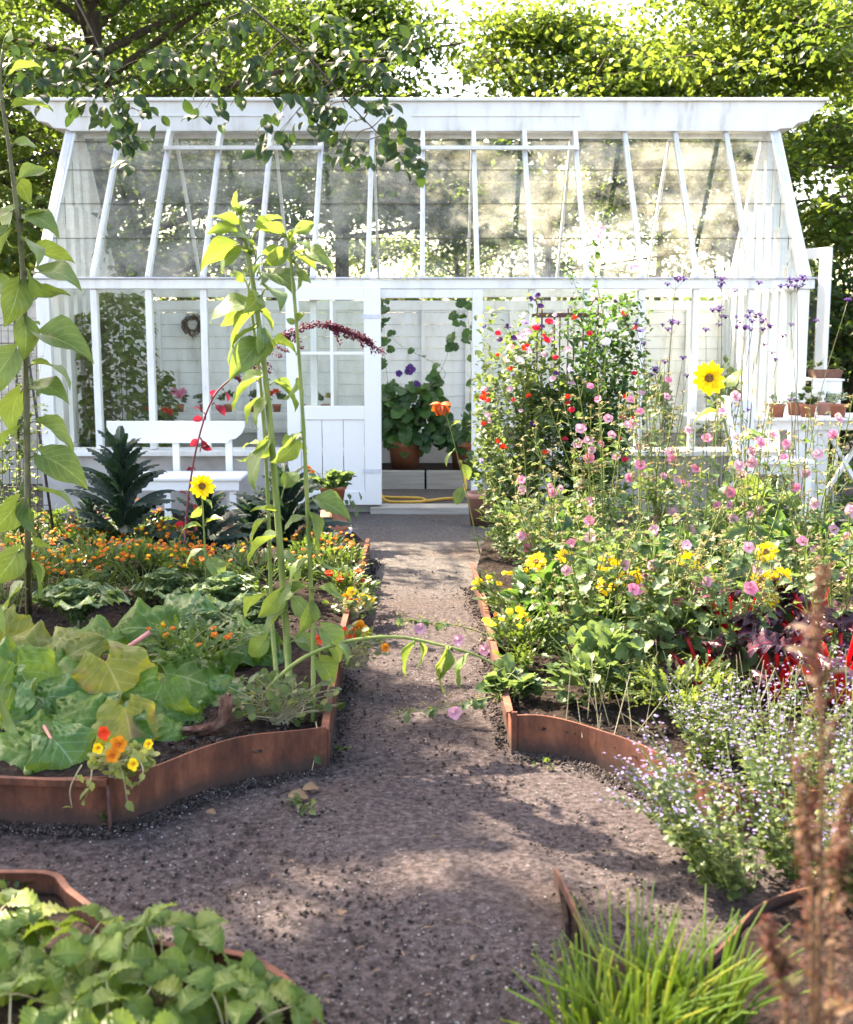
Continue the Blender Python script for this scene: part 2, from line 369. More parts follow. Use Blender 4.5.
MARI = leafmat('marigold_leaf', (.035,.075,.018), (.06,.11,.025), (.10,.15,.03), tr=(.25,.36,.04), tf=.35)
MALLOW = leafmat('mallow_leaf', (.045,.09,.035), (.07,.13,.05), (.12,.18,.065), tr=(.30,.43,.08), tf=.38, rough=.55, vein=((.2,.28,.12), 5, .7))
PEA = leafmat('pea_leaf', (.04,.08,.025), (.08,.13,.04), (.18,.22,.08), tr=(.3,.42,.08), tf=.4)
DKGREEN = leafmat('dark_green_leaf', (.02,.06,.02), (.04,.10,.03), (.07,.15,.035), tr=(.2,.38,.04), tf=.35, rough=.4)
STRAW = leafmat('strawberry_leaf', (.07,.13,.018), (.11,.19,.025), (.22,.26,.04), tr=(.42,.54,.05), tf=.40, rough=.45, vein=((.20,.30,.08), 7, .9), bumpy=.7, patch=((.16,.10,.04), 30, .66))
MINT = leafmat('catmint_leaf', (.04,.075,.022), (.07,.11,.028), (.13,.16,.04), tr=(.28,.36,.05), tf=.4)
CHIVE = leafmat('chive_blade', (.05,.12,.025), (.10,.18,.035), (.30,.30,.06), tr=(.6,.7,.08), tf=.5)
DRY = leafmat('dry_leaf', (.13,.08,.045), (.20,.13,.07), (.09,.055,.035), tr=(.5,.35,.15), tf=.3, rough=.8)
STRAWST = solid('straw_stem', [(.3,(.26,.22,.12)),(.7,(.42,.38,.24))], 18, .7, .1)
CHARD = leafmat('chard_leaf', (.018,.010,.018), (.035,.014,.026), (.06,.03,.03), tr=(.3,.02,.03), tf=.12, rough=.3, vein=((.30,.015,.03), 6, .9), bumpy=.8)
AMST = solid('burgundy_stem', [(.3,(.10,.012,.02)),(.7,(.20,.02,.035))], 14, .5, .1)
REDST = leafmat('chard_stalk', (.42,.015,.025), (.55,.02,.03), (.6,.05,.03), tr=(1.0,.06,.02), tf=.5, rough=.3)
AMAR = leafmat('amaranth_leaf', (.12,.010,.02), (.20,.015,.03), tr=(.5,.02,.04), tf=.4)
AMARF = leafmat('amaranth_tassel', (.07,.008,.02), (.12,.012,.03), (.17,.02,.04), tr=(.3,.02,.05), tf=.15, rough=.8)
DOCK = leafmat('dock_leaf', (.07,.035,.018), (.11,.05,.02), (.09,.09,.03), tr=(.28,.15,.05), tf=.35, rough=.6)
DOCKR = leafmat('dock_seed', (.07,.018,.014), (.11,.03,.02), (.12,.08,.035), tr=(.22,.07,.03), tf=.3, rough=.7)
def petal(name, a, b, tr, tf=.35): return leafmat(name, a, b, tr=tr, tf=tf, rough=.55, spec=.2)
YEL = petal('yellow_petal', (.80,.52,.01), (.85,.62,.02), (.95,.70,.03))
ORG = petal('orange_petal', (.55,.15,.008), (.62,.22,.01), (.9,.35,.02))
ORG2 = petal('deep_orange_petal', (.50,.08,.008), (.56,.13,.008), (.9,.2,.02))
SCAR = petal('scarlet_petal', (.65,.03,.012), (.75,.06,.015), (.9,.06,.02))
CRIM = petal('crimson_petal', (.50,.01,.03), (.62,.02,.05), (.8,.03,.06))
PINK = petal('pink_petal', (.60,.28,.40), (.66,.36,.46), (.9,.5,.6))
PINK2 = petal('strong_pink_petal', (.72,.17,.32), (.80,.28,.42), (.9,.3,.45))
LILAC = petal('lilac_petal', (.42,.34,.66), (.56,.48,.76), (.6,.5,.85))
PURP = petal('purple_petal', (.06,.025,.14), (.11,.045,.22), (.25,.1,.5))
DPURP = petal('dark_purple_petal', (.03,.01,.06), (.06,.02,.10), (.1,.02,.2), .2)
WHT = petal('white_petal', (.78,.76,.74), (.84,.82,.82), (.9,.88,.86))
SALM = petal('salmon_petal', (.78,.36,.28), (.82,.46,.36), (.9,.5,.4))
TAN = leafmat('tan_bud', (.15,.15,.06), (.21,.19,.09), (.27,.19,.11), tr=(.5,.45,.2), tf=.3, rough=.8)
BROWN = solid('seed_disc', [(.35,(.07,.035,.008)),(.65,(.34,.17,.02))], 90, .9, .5)

# ------------------------------------------------------------------ ground
def pathmat():
    m, n, b = newmat('earth_and_grit')
    tc = N(n, 'ShaderNodeTexCoord'); sx = N(n, 'ShaderNodeSeparateXYZ'); n.links.new(tc.outputs['Object'], sx.inputs[0])
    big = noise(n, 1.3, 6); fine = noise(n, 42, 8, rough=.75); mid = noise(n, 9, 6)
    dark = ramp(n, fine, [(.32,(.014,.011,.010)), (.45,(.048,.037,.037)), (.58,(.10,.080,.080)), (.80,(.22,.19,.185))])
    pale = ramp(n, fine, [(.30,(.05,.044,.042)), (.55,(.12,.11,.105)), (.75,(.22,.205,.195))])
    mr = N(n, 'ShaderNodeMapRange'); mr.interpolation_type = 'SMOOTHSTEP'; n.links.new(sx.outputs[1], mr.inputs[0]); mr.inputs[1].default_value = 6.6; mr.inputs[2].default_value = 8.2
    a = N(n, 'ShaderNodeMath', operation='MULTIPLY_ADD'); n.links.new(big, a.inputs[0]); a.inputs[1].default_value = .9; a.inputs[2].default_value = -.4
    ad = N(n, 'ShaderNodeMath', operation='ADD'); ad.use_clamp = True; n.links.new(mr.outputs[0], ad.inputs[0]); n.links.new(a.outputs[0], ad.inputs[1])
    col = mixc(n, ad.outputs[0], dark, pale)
    sandn = noise(n, .9, 5, rough=.55); col = mixc(n, ramp(n, sandn, [(.55,(0,0,0)),(.66,(.6,.6,.6))]), col, ramp(n, fine, [(.3,(.035,.024,.018)),(.7,(.14,.10,.075))]))
    # pale grit grains
    vo = N(n, 'ShaderNodeTexVoronoi'); vo.inputs['Scale'].default_value = 75; n.links.new(tc.outputs['Object'], vo.inputs['Vector'])
    sep = N(n, 'ShaderNodeSeparateColor'); n.links.new(vo.outputs['Color'], sep.inputs[0])
    g1 = N(n, 'ShaderNodeMath', operation='GREATER_THAN'); n.links.new(sep.outputs[0], g1.inputs[0]); g1.inputs[1].default_value = .90
    g2 = N(n, 'ShaderNodeMath', operation='LESS_THAN'); n.links.new(vo.outputs['Distance'], g2.inputs[0]); g2.inputs[1].default_value = .42
    g = N(n, 'ShaderNodeMath', operation='MULTIPLY'); n.links.new(g1.outputs[0], g.inputs[0]); n.links.new(g2.outputs[0], g.inputs[1])
    gg = N(n, 'ShaderNodeMath', operation='MULTIPLY'); n.links.new(g.outputs[0], gg.inputs[0]); n.links.new(ramp(n, mid, [(.46,(.0,)*3),(.62,(.7,)*3)]), gg.inputs[1])
    col = mixc(n, gg.outputs[0], col, (.22,.21,.21))
    n.links.new(col, b.inputs['Base Color']); b.inputs['Roughness'].default_value = .95; b.inputs['Specular IOR Level'].default_value = .15
    h = N(n, 'ShaderNodeMath', operation='ADD'); n.links.new(fine, h.inputs[0]); n.links.new(g.outputs[0], h.inputs[1]); bump(n, b, h.outputs[0], .9, .02)
    return m
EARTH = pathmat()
SOIL = solid('dark_soil', [(.3,(.007,.005,.004)),(.55,(.024,.016,.013)),(.8,(.06,.044,.036))], 26, .95, .9, 9, bd=.03, spec=.1)
PEBBLE = leafmat('pebble', (.04,.036,.036), (.10,.09,.09), (.34,.33,.32), tr=(.3,.3,.3), tf=0.0, rough=.8)
CLOD = leafmat('clod', (.010,.007,.006), (.03,.021,.019), (.05,.038,.033), tr=(.3,.3,.3), tf=0.0, rough=.95)

def hnoise(x, y):
    return (np.sin(x*2.1+1)*np.sin(y*1.7)*.5 + np.sin(x*5.3+y*3.1)*.25 + np.sin(x*11+2)*np.sin(y*13+1)*.15 + np.sin(x*23+y*17)*.08)
def sheet(name, xs, ys, zf, mat):
    X, Y = np.meshgrid(xs, ys); Z = zf(X, Y); nx, ny = len(xs), len(ys)
    V = np.stack([X.ravel(), Y.ravel(), Z.ravel()], 1)
    i = (np.arange(ny-1)[:, None]*nx + np.arange(nx-1)[None]).ravel()
    F = np.stack([i, i+1, i+nx+1, i+nx], 1)
    mb = MB(); t = T([(0,0,0)], []); t.V = V; t.UV = V[:, :2]; t.L = F.ravel(); t.S = np.full(len(F), 4); mb.addT(t)
    return mb.build(name, mat)
xs = np.concatenate([np.linspace(-150, -6, 20), np.linspace(-5.8, 5.8, 260), np.linspace(6, 150, 20)])
ys = np.concatenate([np.linspace(-60, .8, 10), np.linspace(1, 11, 300), np.linspace(11.5, 240, 40)])
def gz(X, Y):
    w_ = np.exp(-np.maximum(0, np.abs(Y-5.5)-4.6)*3)
    return (hnoise(X*1.3, Y*1.3)*.016 + np.random.normal(0, .0022, X.shape)) * w_ - .004
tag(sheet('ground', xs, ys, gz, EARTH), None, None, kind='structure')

# edging outlines on the ground (x, y)
def XY(px, py, z=0): g = G(px, py, z); return (g.x, g.y)
left_front = [XY(-160, 815), XY(-60, 820), XY(0, 823), XY(60, 826), XY(112, 826), XY(150, 815), XY(195, 796), XY(240, 783), XY(285, 775), XY(327, 769)]
left_side = [XY(329, 768), XY(340, 690), XY(352, 630), XY(364, 583), XY(370,560)]
right_side = [XY(513, 752), XY(497, 680), XY(484, 620), XY(474, 588)]
right_front = [XY(515, 753), XY(545, 755), XY(580, 762), XY(615, 775), XY(650, 792), XY(690, 815), XY(740, 835), XY(800, 838), XY(880, 830), XY(1050, 826)]
def poly_soil(name, poly, z, seed):
    import bmesh
    bm = bmesh.new(); vs_ = [bm.verts.new((x, y, z)) for x, y in poly]; bm.faces.new(vs_)
    bmesh.ops.triangulate(bm, faces=bm.faces[:])
    for _ in range(5): bmesh.ops.subdivide_edges(bm, edges=[e for e in bm.edges if e.calc_length() > .12], cuts=1, use_grid_fill=False); bmesh.ops.triangulate(bm, faces=bm.faces[:])
    r = random.Random(seed)
    for v in bm.verts:
        if not v.is_boundary: v.co.z += .02*float(hnoise(v.co.x*2, v.co.y*2)) + r.uniform(-.012, .016)
    bmesh.ops.recalc_face_normals(bm, faces=bm.faces)
    me = bpy.data.meshes.new(name); bm.to_mesh(me); bm.free()
    for p in me.polygons:
        p.use_smooth = True
    if sum(p.normal.z for p in me.polygons) < 0: me.flip_normals()
    me.materials.append(SOIL); o = bpy.data.objects.new(name, me); COL.objects.link(o); o['kind'] = 'structure'; return o
BZ = .10
poly_soil('bed_soil', [(x, y+.01) for x, y in left_front] + [(x-.01, y) for x, y in left_side[1:]] + [(-.62, 9.2), (-1.2, 10.0), (-6.5, 10.0), (-6.5, 4.0)], BZ, 1)
poly_soil('bed_soil', [(x, y+.01) for x, y in right_front][::-1] + [(x+.01, y) for x, y in right_side[1:]] + [(.45, 8.9), (1.0, 9.4), (6.5, 9.4), (6.5, 3.9)], BZ, 2)

def edging(line, h, th=.008, lip=.0, side=1, z0=-.03, tilt=0):
    mb = MB(); pts = curve([(x, y, 0) for x, y in line], 40); n_ = len(pts); V = []; F = []
    prof = [(0, z0), (0, h), (lip*side, h), (lip*side, h-.006), (th*side, h-.006), (th*side, z0)] if lip else [(0, z0), (0, h), (th*side, h), (th*side, z0)]
    k = len(prof)
    for i, p in enumerate(pts):
        d = (pts[min(i+1, n_-1)] - pts[max(i-1, 0)]).normalized(); nrm = Vector((-d.y, d.x, 0))
        wob = .0015*sin(i*.5)
        for (a, z) in prof: q = p + nrm*(a + wob); V.append((q.x, q.y, z + (.004*sin(i*.5) if z > 0 else 0)))
    for i in range(n_-1):
        for j in range(k): F.append((i*k+j, i*k+(j+1)%k, (i+1)*k+(j+1)%k, (i+1)*k+j))
    F.append(tuple(range(k))); F.append(tuple((n_-1)*k+j for j in reversed(range(k))))
    mb.add(V, F); return mb
EG = 'rusty steel bed edgings'
e = thing('garden_edging', 'long rusty steel edging round the left bed, bending at the corner by the path', 'edging', (*XY(329, 768), 0), EG)
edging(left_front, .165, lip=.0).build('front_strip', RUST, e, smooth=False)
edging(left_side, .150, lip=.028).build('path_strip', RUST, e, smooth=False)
mb = MB(); pts = [G(x, y) for x, y in ((-140, 819), (-60, 823), (0, 826), (60, 829), (109, 829))]
for a, b in zip(pts, pts[1:]): mb.bar((a.x, a.y, .158), (b.x, b.y, .158), .02, .022)
mb.build('capping_bar', RUST, e, smooth=False)
mb = MB(); c = G(110, 829); mb.box((c.x-.004, c.y-.006, 0), (c.x+.004, c.y+.012, .15)); mb.build('joint_strap', RUST2, e, smooth=False)
e = thing('garden_edging', 'rusty steel edging round the right bed, curving away behind the catmint', 'edging', (*XY(513, 752), 0), EG)
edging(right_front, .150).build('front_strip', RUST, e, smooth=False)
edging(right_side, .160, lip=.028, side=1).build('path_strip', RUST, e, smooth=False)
mb = MB(); a = G(514, 753); mb.bar((a.x, a.y-.004, -.02), (a.x, a.y-.004, .165), .02, .01, up=(0,1,0)); mb.build('corner_strap', RUST, e, smooth=False)
lf = [XY(-120, 905), XY(0, 906), XY(57, 906), XY(75, 925), XY(110, 955), XY(150, 975), XY(205, 985), XY(255, 998), XY(300, 1030), XY(330, 1090)]
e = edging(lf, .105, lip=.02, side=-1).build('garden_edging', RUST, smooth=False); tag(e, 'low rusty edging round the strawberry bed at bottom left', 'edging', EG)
rf = [XY(556, 885), XY(575, 925), XY(598, 965), XY(640, 990), XY(690, 985), XY(725, 960), XY(757, 925), XY(800, 905), XY(900, 890)]
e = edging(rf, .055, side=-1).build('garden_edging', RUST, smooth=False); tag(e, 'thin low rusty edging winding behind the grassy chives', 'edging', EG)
poly_soil('bed_soil', [(x, y-.015) for x, y in lf] + [(-.2, 1.2), (-3, 1.2), (-3, 3.1)], .045, 3)
poly_soil('bed_soil', [(x, y-.012) for x, y in rf] + [(3, 3.1), (3, 1.0), (.3, 1.0)], .03, 4)

# pebbles and clods
def stonesT(seed):
    r = random.Random(seed); V = []; 
    for sx in (-1, 1): V.append((sx*(.4+.2*r.random()), 0, 0))
    for sx in (-1, 1): V.append((0, sx*(.3+.25*r.random()), 0))
    for sx in (-1, 1): V.append((.1*r.random(), .1*r.random(), sx*(.22+.15*r.random())))
    F = [(0,2,5),(2,1,5),(1,3,5),(3,0,5),(2,0,4),(1,2,4),(3,1,4),(0,3,4)]
    return T(V, F, [(0,0)]*6)
def inside(pt, poly):
    x, y = pt; c = False; j = len(poly)-1
    for i in range(len(poly)):
        (xi, yi), (xj, yj) = poly[i], poly[j]
        if (yi > y) != (yj > y) and x < (xj-xi)*(y-yi)/(yj-yi)+xi: c = not c
        j = i
    return c
def scatter_stones(name, n_, region, smin, smax, mat, z=0.0, seed=1, poly=None, clus=0):
    rs = np.random.RandomState(seed); mb = MB()
    for k in range(4):
        m_ = n_//4; px = rs.uniform(region[0], region[1], m_); py = region[2] + (region[3]-region[2]) * rs.uniform(0, 1, m_)
        O = np.array([tuple(G(a, b, z)) for a, b in zip(px, py)])
        O[:, 2] = z
        if clus:
            f = hnoise(O[:,0]*1.7+3, O[:,1]*1.7) + rs.normal(0, .25, len(O)) > clus; O = O[f]
        if poly: O = O[np.array([inside((a, b), poly) for a, b in O[:, :2]])]
        if z == 0.0: O = O[np.array([not (inside((a, b), LPOLY) or inside((a, b), RPOLY)) for a, b in O[:, :2]])]
        m_ = len(O)
        s_ = smin + (smax - smin) * rs.uniform(0, 1, m_)**3
        D = rs.normal(0, 1, (m_, 3)); D[:, 2] *= .2
        leaves(mb, stonesT(k+seed), O, D, s_, U=np.array([[0,0,1.0]]) + rs.normal(0,.3,(m_,3)))
    o = mb.build(name, mat, smooth=False); tag(o, None, None, kind='stuff'); return o
LPOLY = left_front + left_side[1:] + [(-.62, 9.2), (-6.5, 10.0), (-6.5, 4.0)]
RPOLY = right_front[::-1] + right_side[1:] + [(.45, 8.9), (6.5, 9.4), (6.5, 3.9)]
scatter_stones('gravel', 26000, (0, 853, 590, 1040), .003, .011, PEBBLE, 0, 1, clus=.12)
scatter_stones('earth_crumbs', 14000, (0, 853, 570, 1040), .004, .022, CLOD, 0, 5)
scatter_stones('earth_crumbs', 6000, (340, 520, 520, 700), .003, .012, PEBBLE, 0, 9)
def bank(line, n_, out, mat, s0, s1, seed):
    rs = np.random.RandomState(seed); pts = curve([(x, y, 0) for x, y in line], 60); O=[]
    for _ in range(n_):
        i = rs.randint(0, len(pts)-1); p = pts[i].lerp(pts[i+1], rs.rand()); d = (pts[i+1]-pts[i]).normalized(); nn = Vector((d.y, -d.x, 0))*out; q = p+nn*(.012+abs(rs.normal(0,.035))); O.append((q.x, q.y, .004+max(0,.014-.3*(q-p).length)*rs.rand()))
    mb = MB(); leaves(mb, stonesT(seed), O, rs.normal(0,1,(n_,3)), s0+(s1-s0)*rs.rand(n_)**2); tag(mb.build('edge_crumbs', mat, smooth=False), None, None, kind='stuff')
bank(left_front, 1500, 1, CLOD, .006, .028, 31); bank(left_front, 900, 1, PEBBLE, .004, .012, 32); bank(right_front, 1500, 1, CLOD, .006, .028, 33); bank(right_front, 700, 1, PEBBLE, .004, .012, 34)
bank(left_side, 700, 1, CLOD, .006, .024, 35); bank(right_side, 700, -1, CLOD, .006, .024, 36)
for (nm, reg, z, s_) in (('bed_clods', (0, 330, 560, 770), BZ, 21), ('bed_clods', (490, 853, 560, 800), BZ, 22)):
    scatter_stones(nm, 5000, reg, .006, .035, CLOD, z+.005, s_, poly=LPOLY if s_ == 21 else RPOLY)

# ------------------------------------------------------------------ greenhouse
Y0, YR, Y1 = 10.6, 11.9, 13.2; ZE, ZR = 1.955, 3.50
XL, XR = P(42, 380, Y0).x, P(803, 380, Y0).x; NB = 14; BW = (XR - XL) / NB
bx = [XL + BW*i for i in range(NB+1)]
gh = thing('greenhouse', 'white timber and glass greenhouse with a steep glazed roof and an open door', 'greenhouse', ((XL+XR)/2, (Y0+Y1)/2, 0))
JL, JR = P(377, 400, Y0).x, P(477, 400, Y0).x
ZS = .50   # plinth height
mb = MB()
mb.box((XL-.04, Y0, -.05), (JL-.03, Y0+.14, ZS)); mb.box((JR+.03, Y0, -.05), (XR+.04, Y0+.14, ZS))
mb.box((XL-.04, Y0+.14, -.05), (XL+.10, Y1-.14, ZS)); mb.box((XR-.10, Y0+.14, -.05), (XR+.04, Y1-.14, ZS))
mb.box((XL-.04, Y1-.14, -.05), (XR+.04, Y1, ZS))
mb.build('plinth', PLINTH, gh, smooth=False, bevel=.006)
mb = MB()
for a, b in ((XL-.07, JL-.032), (JR+.032, XR+.07)):
    mb.prism([(Y0-.05, ZS+.002), (Y0+.15, ZS+.002), (Y0+.15, ZS+.065), (Y0-.05, ZS+.045)], 'x', a, b)
mb.build('sill', WHITE, gh, smooth=False, bevel=.004)
# back wall of boards
mb = MB(); z = ZS+.005; k = 0
while z < ZE-.10:
    mb.prism([(Y1-.035, z), (Y1-.012, z), (Y1-.012, z+.126), (Y1-.026, z+.126)], 'x', XL+.05, XR-.05); z += .129
mb.box((XL+.03, Y1-.05, ZE-.135), (XR-.03, Y1-.0, ZE-.04))
for i in range(0, NB+1, 1): mb.box((bx[i]-.022, Y1-.075, ZS), (bx[i]+.022, Y1-.037, ZE-.137))
mb.build('back_wall', WHITE, gh, smooth=False)
mb = MB(); mb.box((XL+.1, Y1-.17, ZS+.002), (XR-.1, Y1-.077, ZS+.04)); mb.build('back_ledge', OLDW, gh, smooth=False)
# posts and eaves
for i in list(range(0, 7)) + list(range(9, NB+1)):
    wdt = .115 if i in (0, NB) else .058
    if i == 6: continue
    mb = MB(); x = bx[i] + (.03 if i == 0 else -.03 if i == NB else 0)
    mb.box((x-wdt/2, Y0+.01, ZS+.06), (x+wdt/2, Y0+.09, ZE)); mb.build('post', WHITE, gh, smooth=False, bevel=.004)
for x in (JL, JR):
    mb = MB(); mb.box((x-.045, Y0-.012, 0.06), (x+.035 if x == JL else x+.045, Y0+.11, ZE)); mb.build('door_jamb', WHITE, gh, smooth=False, bevel=.004)
mb = MB(); mb.box((JL-.05, Y0-.006, ZE-.075), (JR+.05, Y0+.1, ZE+.001)); mb.build('door_head', WHITE, gh, smooth=False, bevel=.003)
mb = MB(); mb.box((XL-.06, Y0-.015, ZE+.003), (XR+.06, Y0+.10, ZE+.085)); mb.build('eaves_beam', WHITE, gh, smooth=False, bevel=.005)
mb = MB(); mb.box((XL-.075, Y0-.04, ZE+.088), (XR+.075, Y0+.04, ZE+.102)); mb.build('gutter_flashing', CAP, gh, smooth=False, bevel=.003)
mb = MB(); mb.box((XL-.06, Y1-.07, ZE+.0), (XR+.06, Y1+.03, ZE+.085)); mb.build('eaves_beam', WHITE, gh, smooth=False, bevel=.005)
mb = MB(); mb.box((JL-.06, Y0-.12, -.02), (JR+.07, Y0+.13, .055)); mb.build('doorstep', TIMBER, gh, smooth=False, bevel=.006)
# front glass panes
for i in range(NB):
    if i in (7,): continue
    a, b = bx[i]+.03, bx[i+1]-.03
    if i == 6: b = JL-.047
    if i == 8: a = JR+.047
    if b - a < .05: continue
    mb = MB(); mb.box((a, Y0+.045, ZS+.062), (b, Y0+.049, ZE)); 
    mb.build('glass_pane', GLASS, gh, smooth=False)
# roof: slope frames
def roof(side):
    ye = Y0 + .03 if side < 0 else Y1 - .03
    E0, R0 = Vector((0, ye, ZE+.09)), Vector((0, YR + side*.06, ZR+.02))
    d = (R0 - E0); Ln = d.length; d.normalize(); nrm = Vector((0, -d.z*(-side)*-1, abs(d.y)))
    nrm = Vector((0, side*abs(d.z), abs(d.y)))
    for i in range(NB+1):
        x = bx[i] + (.015 if i == 0 else -.015 if i == NB else 0); wdt = .10 if i in (0, NB) else (.042 if side < 0 else .026)
        if side > 0 and i % 2 and i != NB: continue
        A = E0 + Vector((x, 0, 0)); B = R0 + Vector((x, 0, 0))
        mb = MB(); mb.bar(A, B, wdt, .07, up=nrm); mb.bar(A + nrm*.039, B + nrm*.039, wdt*.55, .008, up=nrm, m=1)
        mb.build('rafter', [WHITE, CAP], gh, smooth=False, bevel=.003)
    vents = ([2,3,4], [7,8,9]) if side < 0 else ()
    invent = {i for v in vents for i in v}
    for i in range(NB):
        x0, x1 = bx[i]+.024, bx[i+1]-.024; mb = MB(); cuts = [0, .235, .455, .68, .875, 1.0]
        top = 5 if i not in invent else 4
        for k in range(top):
            t0, t1 = cuts[k]*Ln, cuts[k+1]*Ln + (.012 if k < 4 else 0); off = .018
            p0 = E0 + d*t0 + nrm*(off+.006); p1 = E0 + d*t1 + nrm*off
            V = [(x0, *p0.yz), (x1, *p0.yz), (x1, *p1.yz), (x0, *p1.yz)]
            V += [(x0, *(p0+nrm*.003).yz), (x1, *(p0+nrm*.003).yz), (x1, *(p1+nrm*.003).yz), (x0, *(p1+nrm*.003).yz)]
            mb.add(V, [(3,2,1,0),(4,5,6,7)])
            if k and side < 0: q = p0 + nrm*.004; mb.bar((x0, q.y, q.z), (x1, q.y, q.z), .010, .006, m=1)
        mb.build('roof_pane', [GLASS_ROOF, DIRTLINE], gh, smooth=False)
    for v in vents:     # raised top-hung vents
        tb, tt = .805, .985; off = .075
        root_x0, root_x1 = bx[v[0]], bx[v[-1]+1]
        B0 = E0 + d*tb*Ln + nrm*off; T0 = E0 + d*tt*Ln + nrm*(off-.02)
        mb = MB()
        mb.bar((root_x0-.02, B0.y, B0.z), (root_x1+.02, B0.y, B0.z), .05, .035); mb.bar((root_x0-.02, T0.y, T0.z), (root_x1+.02, T0.y, T0.z), .05, .035)
        for x in [bx[j] for j in v] + [root_x1]:
            mb.bar((x, *(B0+nrm*.004).yz), (x, *(T0+nrm*.004).yz), .04, .034, up=nrm)
        vf = mb.build('roof_vent', WHITE, gh, smooth=False, bevel=.003)
        mb = MB()
        for j in v:
            mb.add([(bx[j]+.02, *B0.yz), (bx[j+1]-.02, *B0.yz), (bx[j+1]-.02, *T0.yz), (bx[j]+.02, *T0.yz)], [(0,1,2,3)])
        mb.build('vent_glass', GLASS_ROOF, vf, smooth=False)
roof(-1); roof(1)
# ridge box with scrolled ends
rl, rr = P(20, 100, YR-.2).x, P(826, 100, YR-.2).x
zt, zb = P(424, 98, YR-.2).z, P(424, 131, YR-.2).z
def scroll(x0, s):   # outline in X,Z of an end, from the top lip inwards
    return [(x0, zt-.03), (x0+s*.02, zt-.075), (x0+s*.05, zt-.10), (x0+s*.10, zt-.125), (x0+s*.135, zt-.175), (x0+s*.15, zt-.205), (x0+s*.20, zt-.215), (x0+s*.25, zt-.225), (x0+s*.28, zt-.25), (x0+s*.30, zt-.272), (x0+s*.33, zt-.272+.0), (x0+s*.42, zb+.02), (x0+s*.46, zb)]
poly = scroll(rl, 1) + scroll(rr, -1)[::-1]
mb = MB(); mb.prism(poly, 'y', YR-.2, YR+.2); 
mb.box((rl-.02, YR-.235, zt-.03), (rr+.02, YR+.235, zt)); mb.box((rl+.5, YR-.212, zb+.13), (P(285,115,YR-.2).x, YR-.197, zb+.145)); mb.box((P(412,115,YR-.2).x, YR-.212, zb+.13), (P(580,115,YR-.2).x, YR-.197, zb+.145))
mb.build('ridge_board', WHITE, gh, smooth=False, bevel=.005, recalc=True)
# gable ends
for s, xg in ((-1, XL+.02), (1, XR-.02)):
    mb = MB(); pm = MB()
    def zroof(y): return ZE + .05 + (ZR - ZE) * (1 - abs(y - YR) / (YR - Y0))
    yy = np.linspace(Y0+.1, Y1-.1, 9)
    for j, y in enumerate(yy):
        mb.box((xg-.03, y-.035, ZS), (xg+.03, y+.035, zroof(y)-.04))
    for z in (ZE+.04,): mb.box((xg-.033, Y0+.12, z-.04), (xg+.033, Y1-.12, z+.04))
    mb.box((xg-.06, Y0+.12, ZS+.003), (xg+.06, Y1-.12, ZS+.05))
    mb.build('gable_frame', WHITE, gh, smooth=False)
    pm.add([(xg, Y0+.12, ZS+.05), (xg, Y1-.12, ZS+.05), (xg, Y1-.12, ZE), (xg, YR, ZR-.05), (xg, Y0+.12, ZE)], [(0,1,2,3,4)])
    pm.build('gable_glass', GLASS, gh, smooth=False)
    # inside lining boards at the front corner and rear half
    mb = MB()
    for j in range(8 if s > 0 else 5):
        y = Y0 + .35 + j*.3
        mb.box((xg-.052 if s>0 else xg+.034, y, ZS+.06), (xg-.036 if s>0 else xg+.05, y+.17, min(ZE+.8, zroof(y)-.25)))
    mb.build('lining_board', WHITE, gh, smooth=False)
# interior tie bars
mb = MB()
mb.box((XL+.1, YR-.03, ZR-.08), (XR-.1, YR+.03, ZR-.01))
mb.build('ridge_beam', WHITE, gh, smooth=False)
# door leaf folded back flat against the front
def door_leaf():
    x0, x1 = P(287, 400, Y0-.09).x, P(381, 400, Y0-.09).x; yb, yf = Y0-.055, Y0-.10
    z0, z1 = .075, P(330, 287, Y0-.1).z
    g = MB(); W_ = x1-x0; zs = P(330, 406, Y0-.1).z; zl = zs - .12
    st = .115
    g.box((x0, yf, z0), (x0+st, yb, z1)); g.box((x1-st-.03, yf, z0), (x1, yb, z1))
    g.box((x0+st, yf, z1-.11), (x1-st-.03, yb, z1)); g.box((x0+st, yf, zl), (x1-st-.03, yb, zs)); g.box((x0+st, yf, z0), (x1-st-.03, yb, z0+.12))
    xm = (x0+st+x1-st-.03)/2; zm = (zs+z1-.11)/2
    g.box((xm-.014, yf+.008, zs), (xm+.014, yb-.008, z1-.11)); g.box((x0+st, yf+.010, zm-.014), (x1-st-.03, yb-.010, zm+.014))
    d = g.build('door', WHITE2, gh, smooth=False, bevel=.004)
    p = MB(); p.box((x0+st, yf+.020, zs), (x1-st-.03, yf+.024, z1-.11)); p.build('door_glass', GLASS, d, smooth=False)
    p = MB(); n_ = 3; ww = (x1-st-.03-x0-st)/n_
    for j in range(n_): p.box((x0+st+j*ww+.003, yf+.014, z0+.12), (x0+st+(j+1)*ww-.003, yb-.012, zl))
    p.build('door_panel', WHITE2, d, smooth=False, bevel=.003)
    p = MB(); kx, kz = P(292, 405, Y0-.1).x, P(292, 405, Y0-.1).z
    k = MB(); k.lathe([(0, 0), (.018, 0), (.018, .006), (.008, .008), (.008, .03), (.02, .036), (.022, .046), (.014, .056), (0, .058)], n=14)
    ko = k.build('door_knob', IRON, d); ko.location = Vector((kx+.015, yf-.001, kz)) - world_loc(d); ko.rotation_euler = (radians(90), 0, 0)
    for hz in (z1-.25, z0+.3):
        h = MB(); h.box((x1-.16, yf-.005, hz-.018), (x1-.003, yf-.001, hz+.018)); h.build('hinge', CAP, d, smooth=False)
door_leaf()
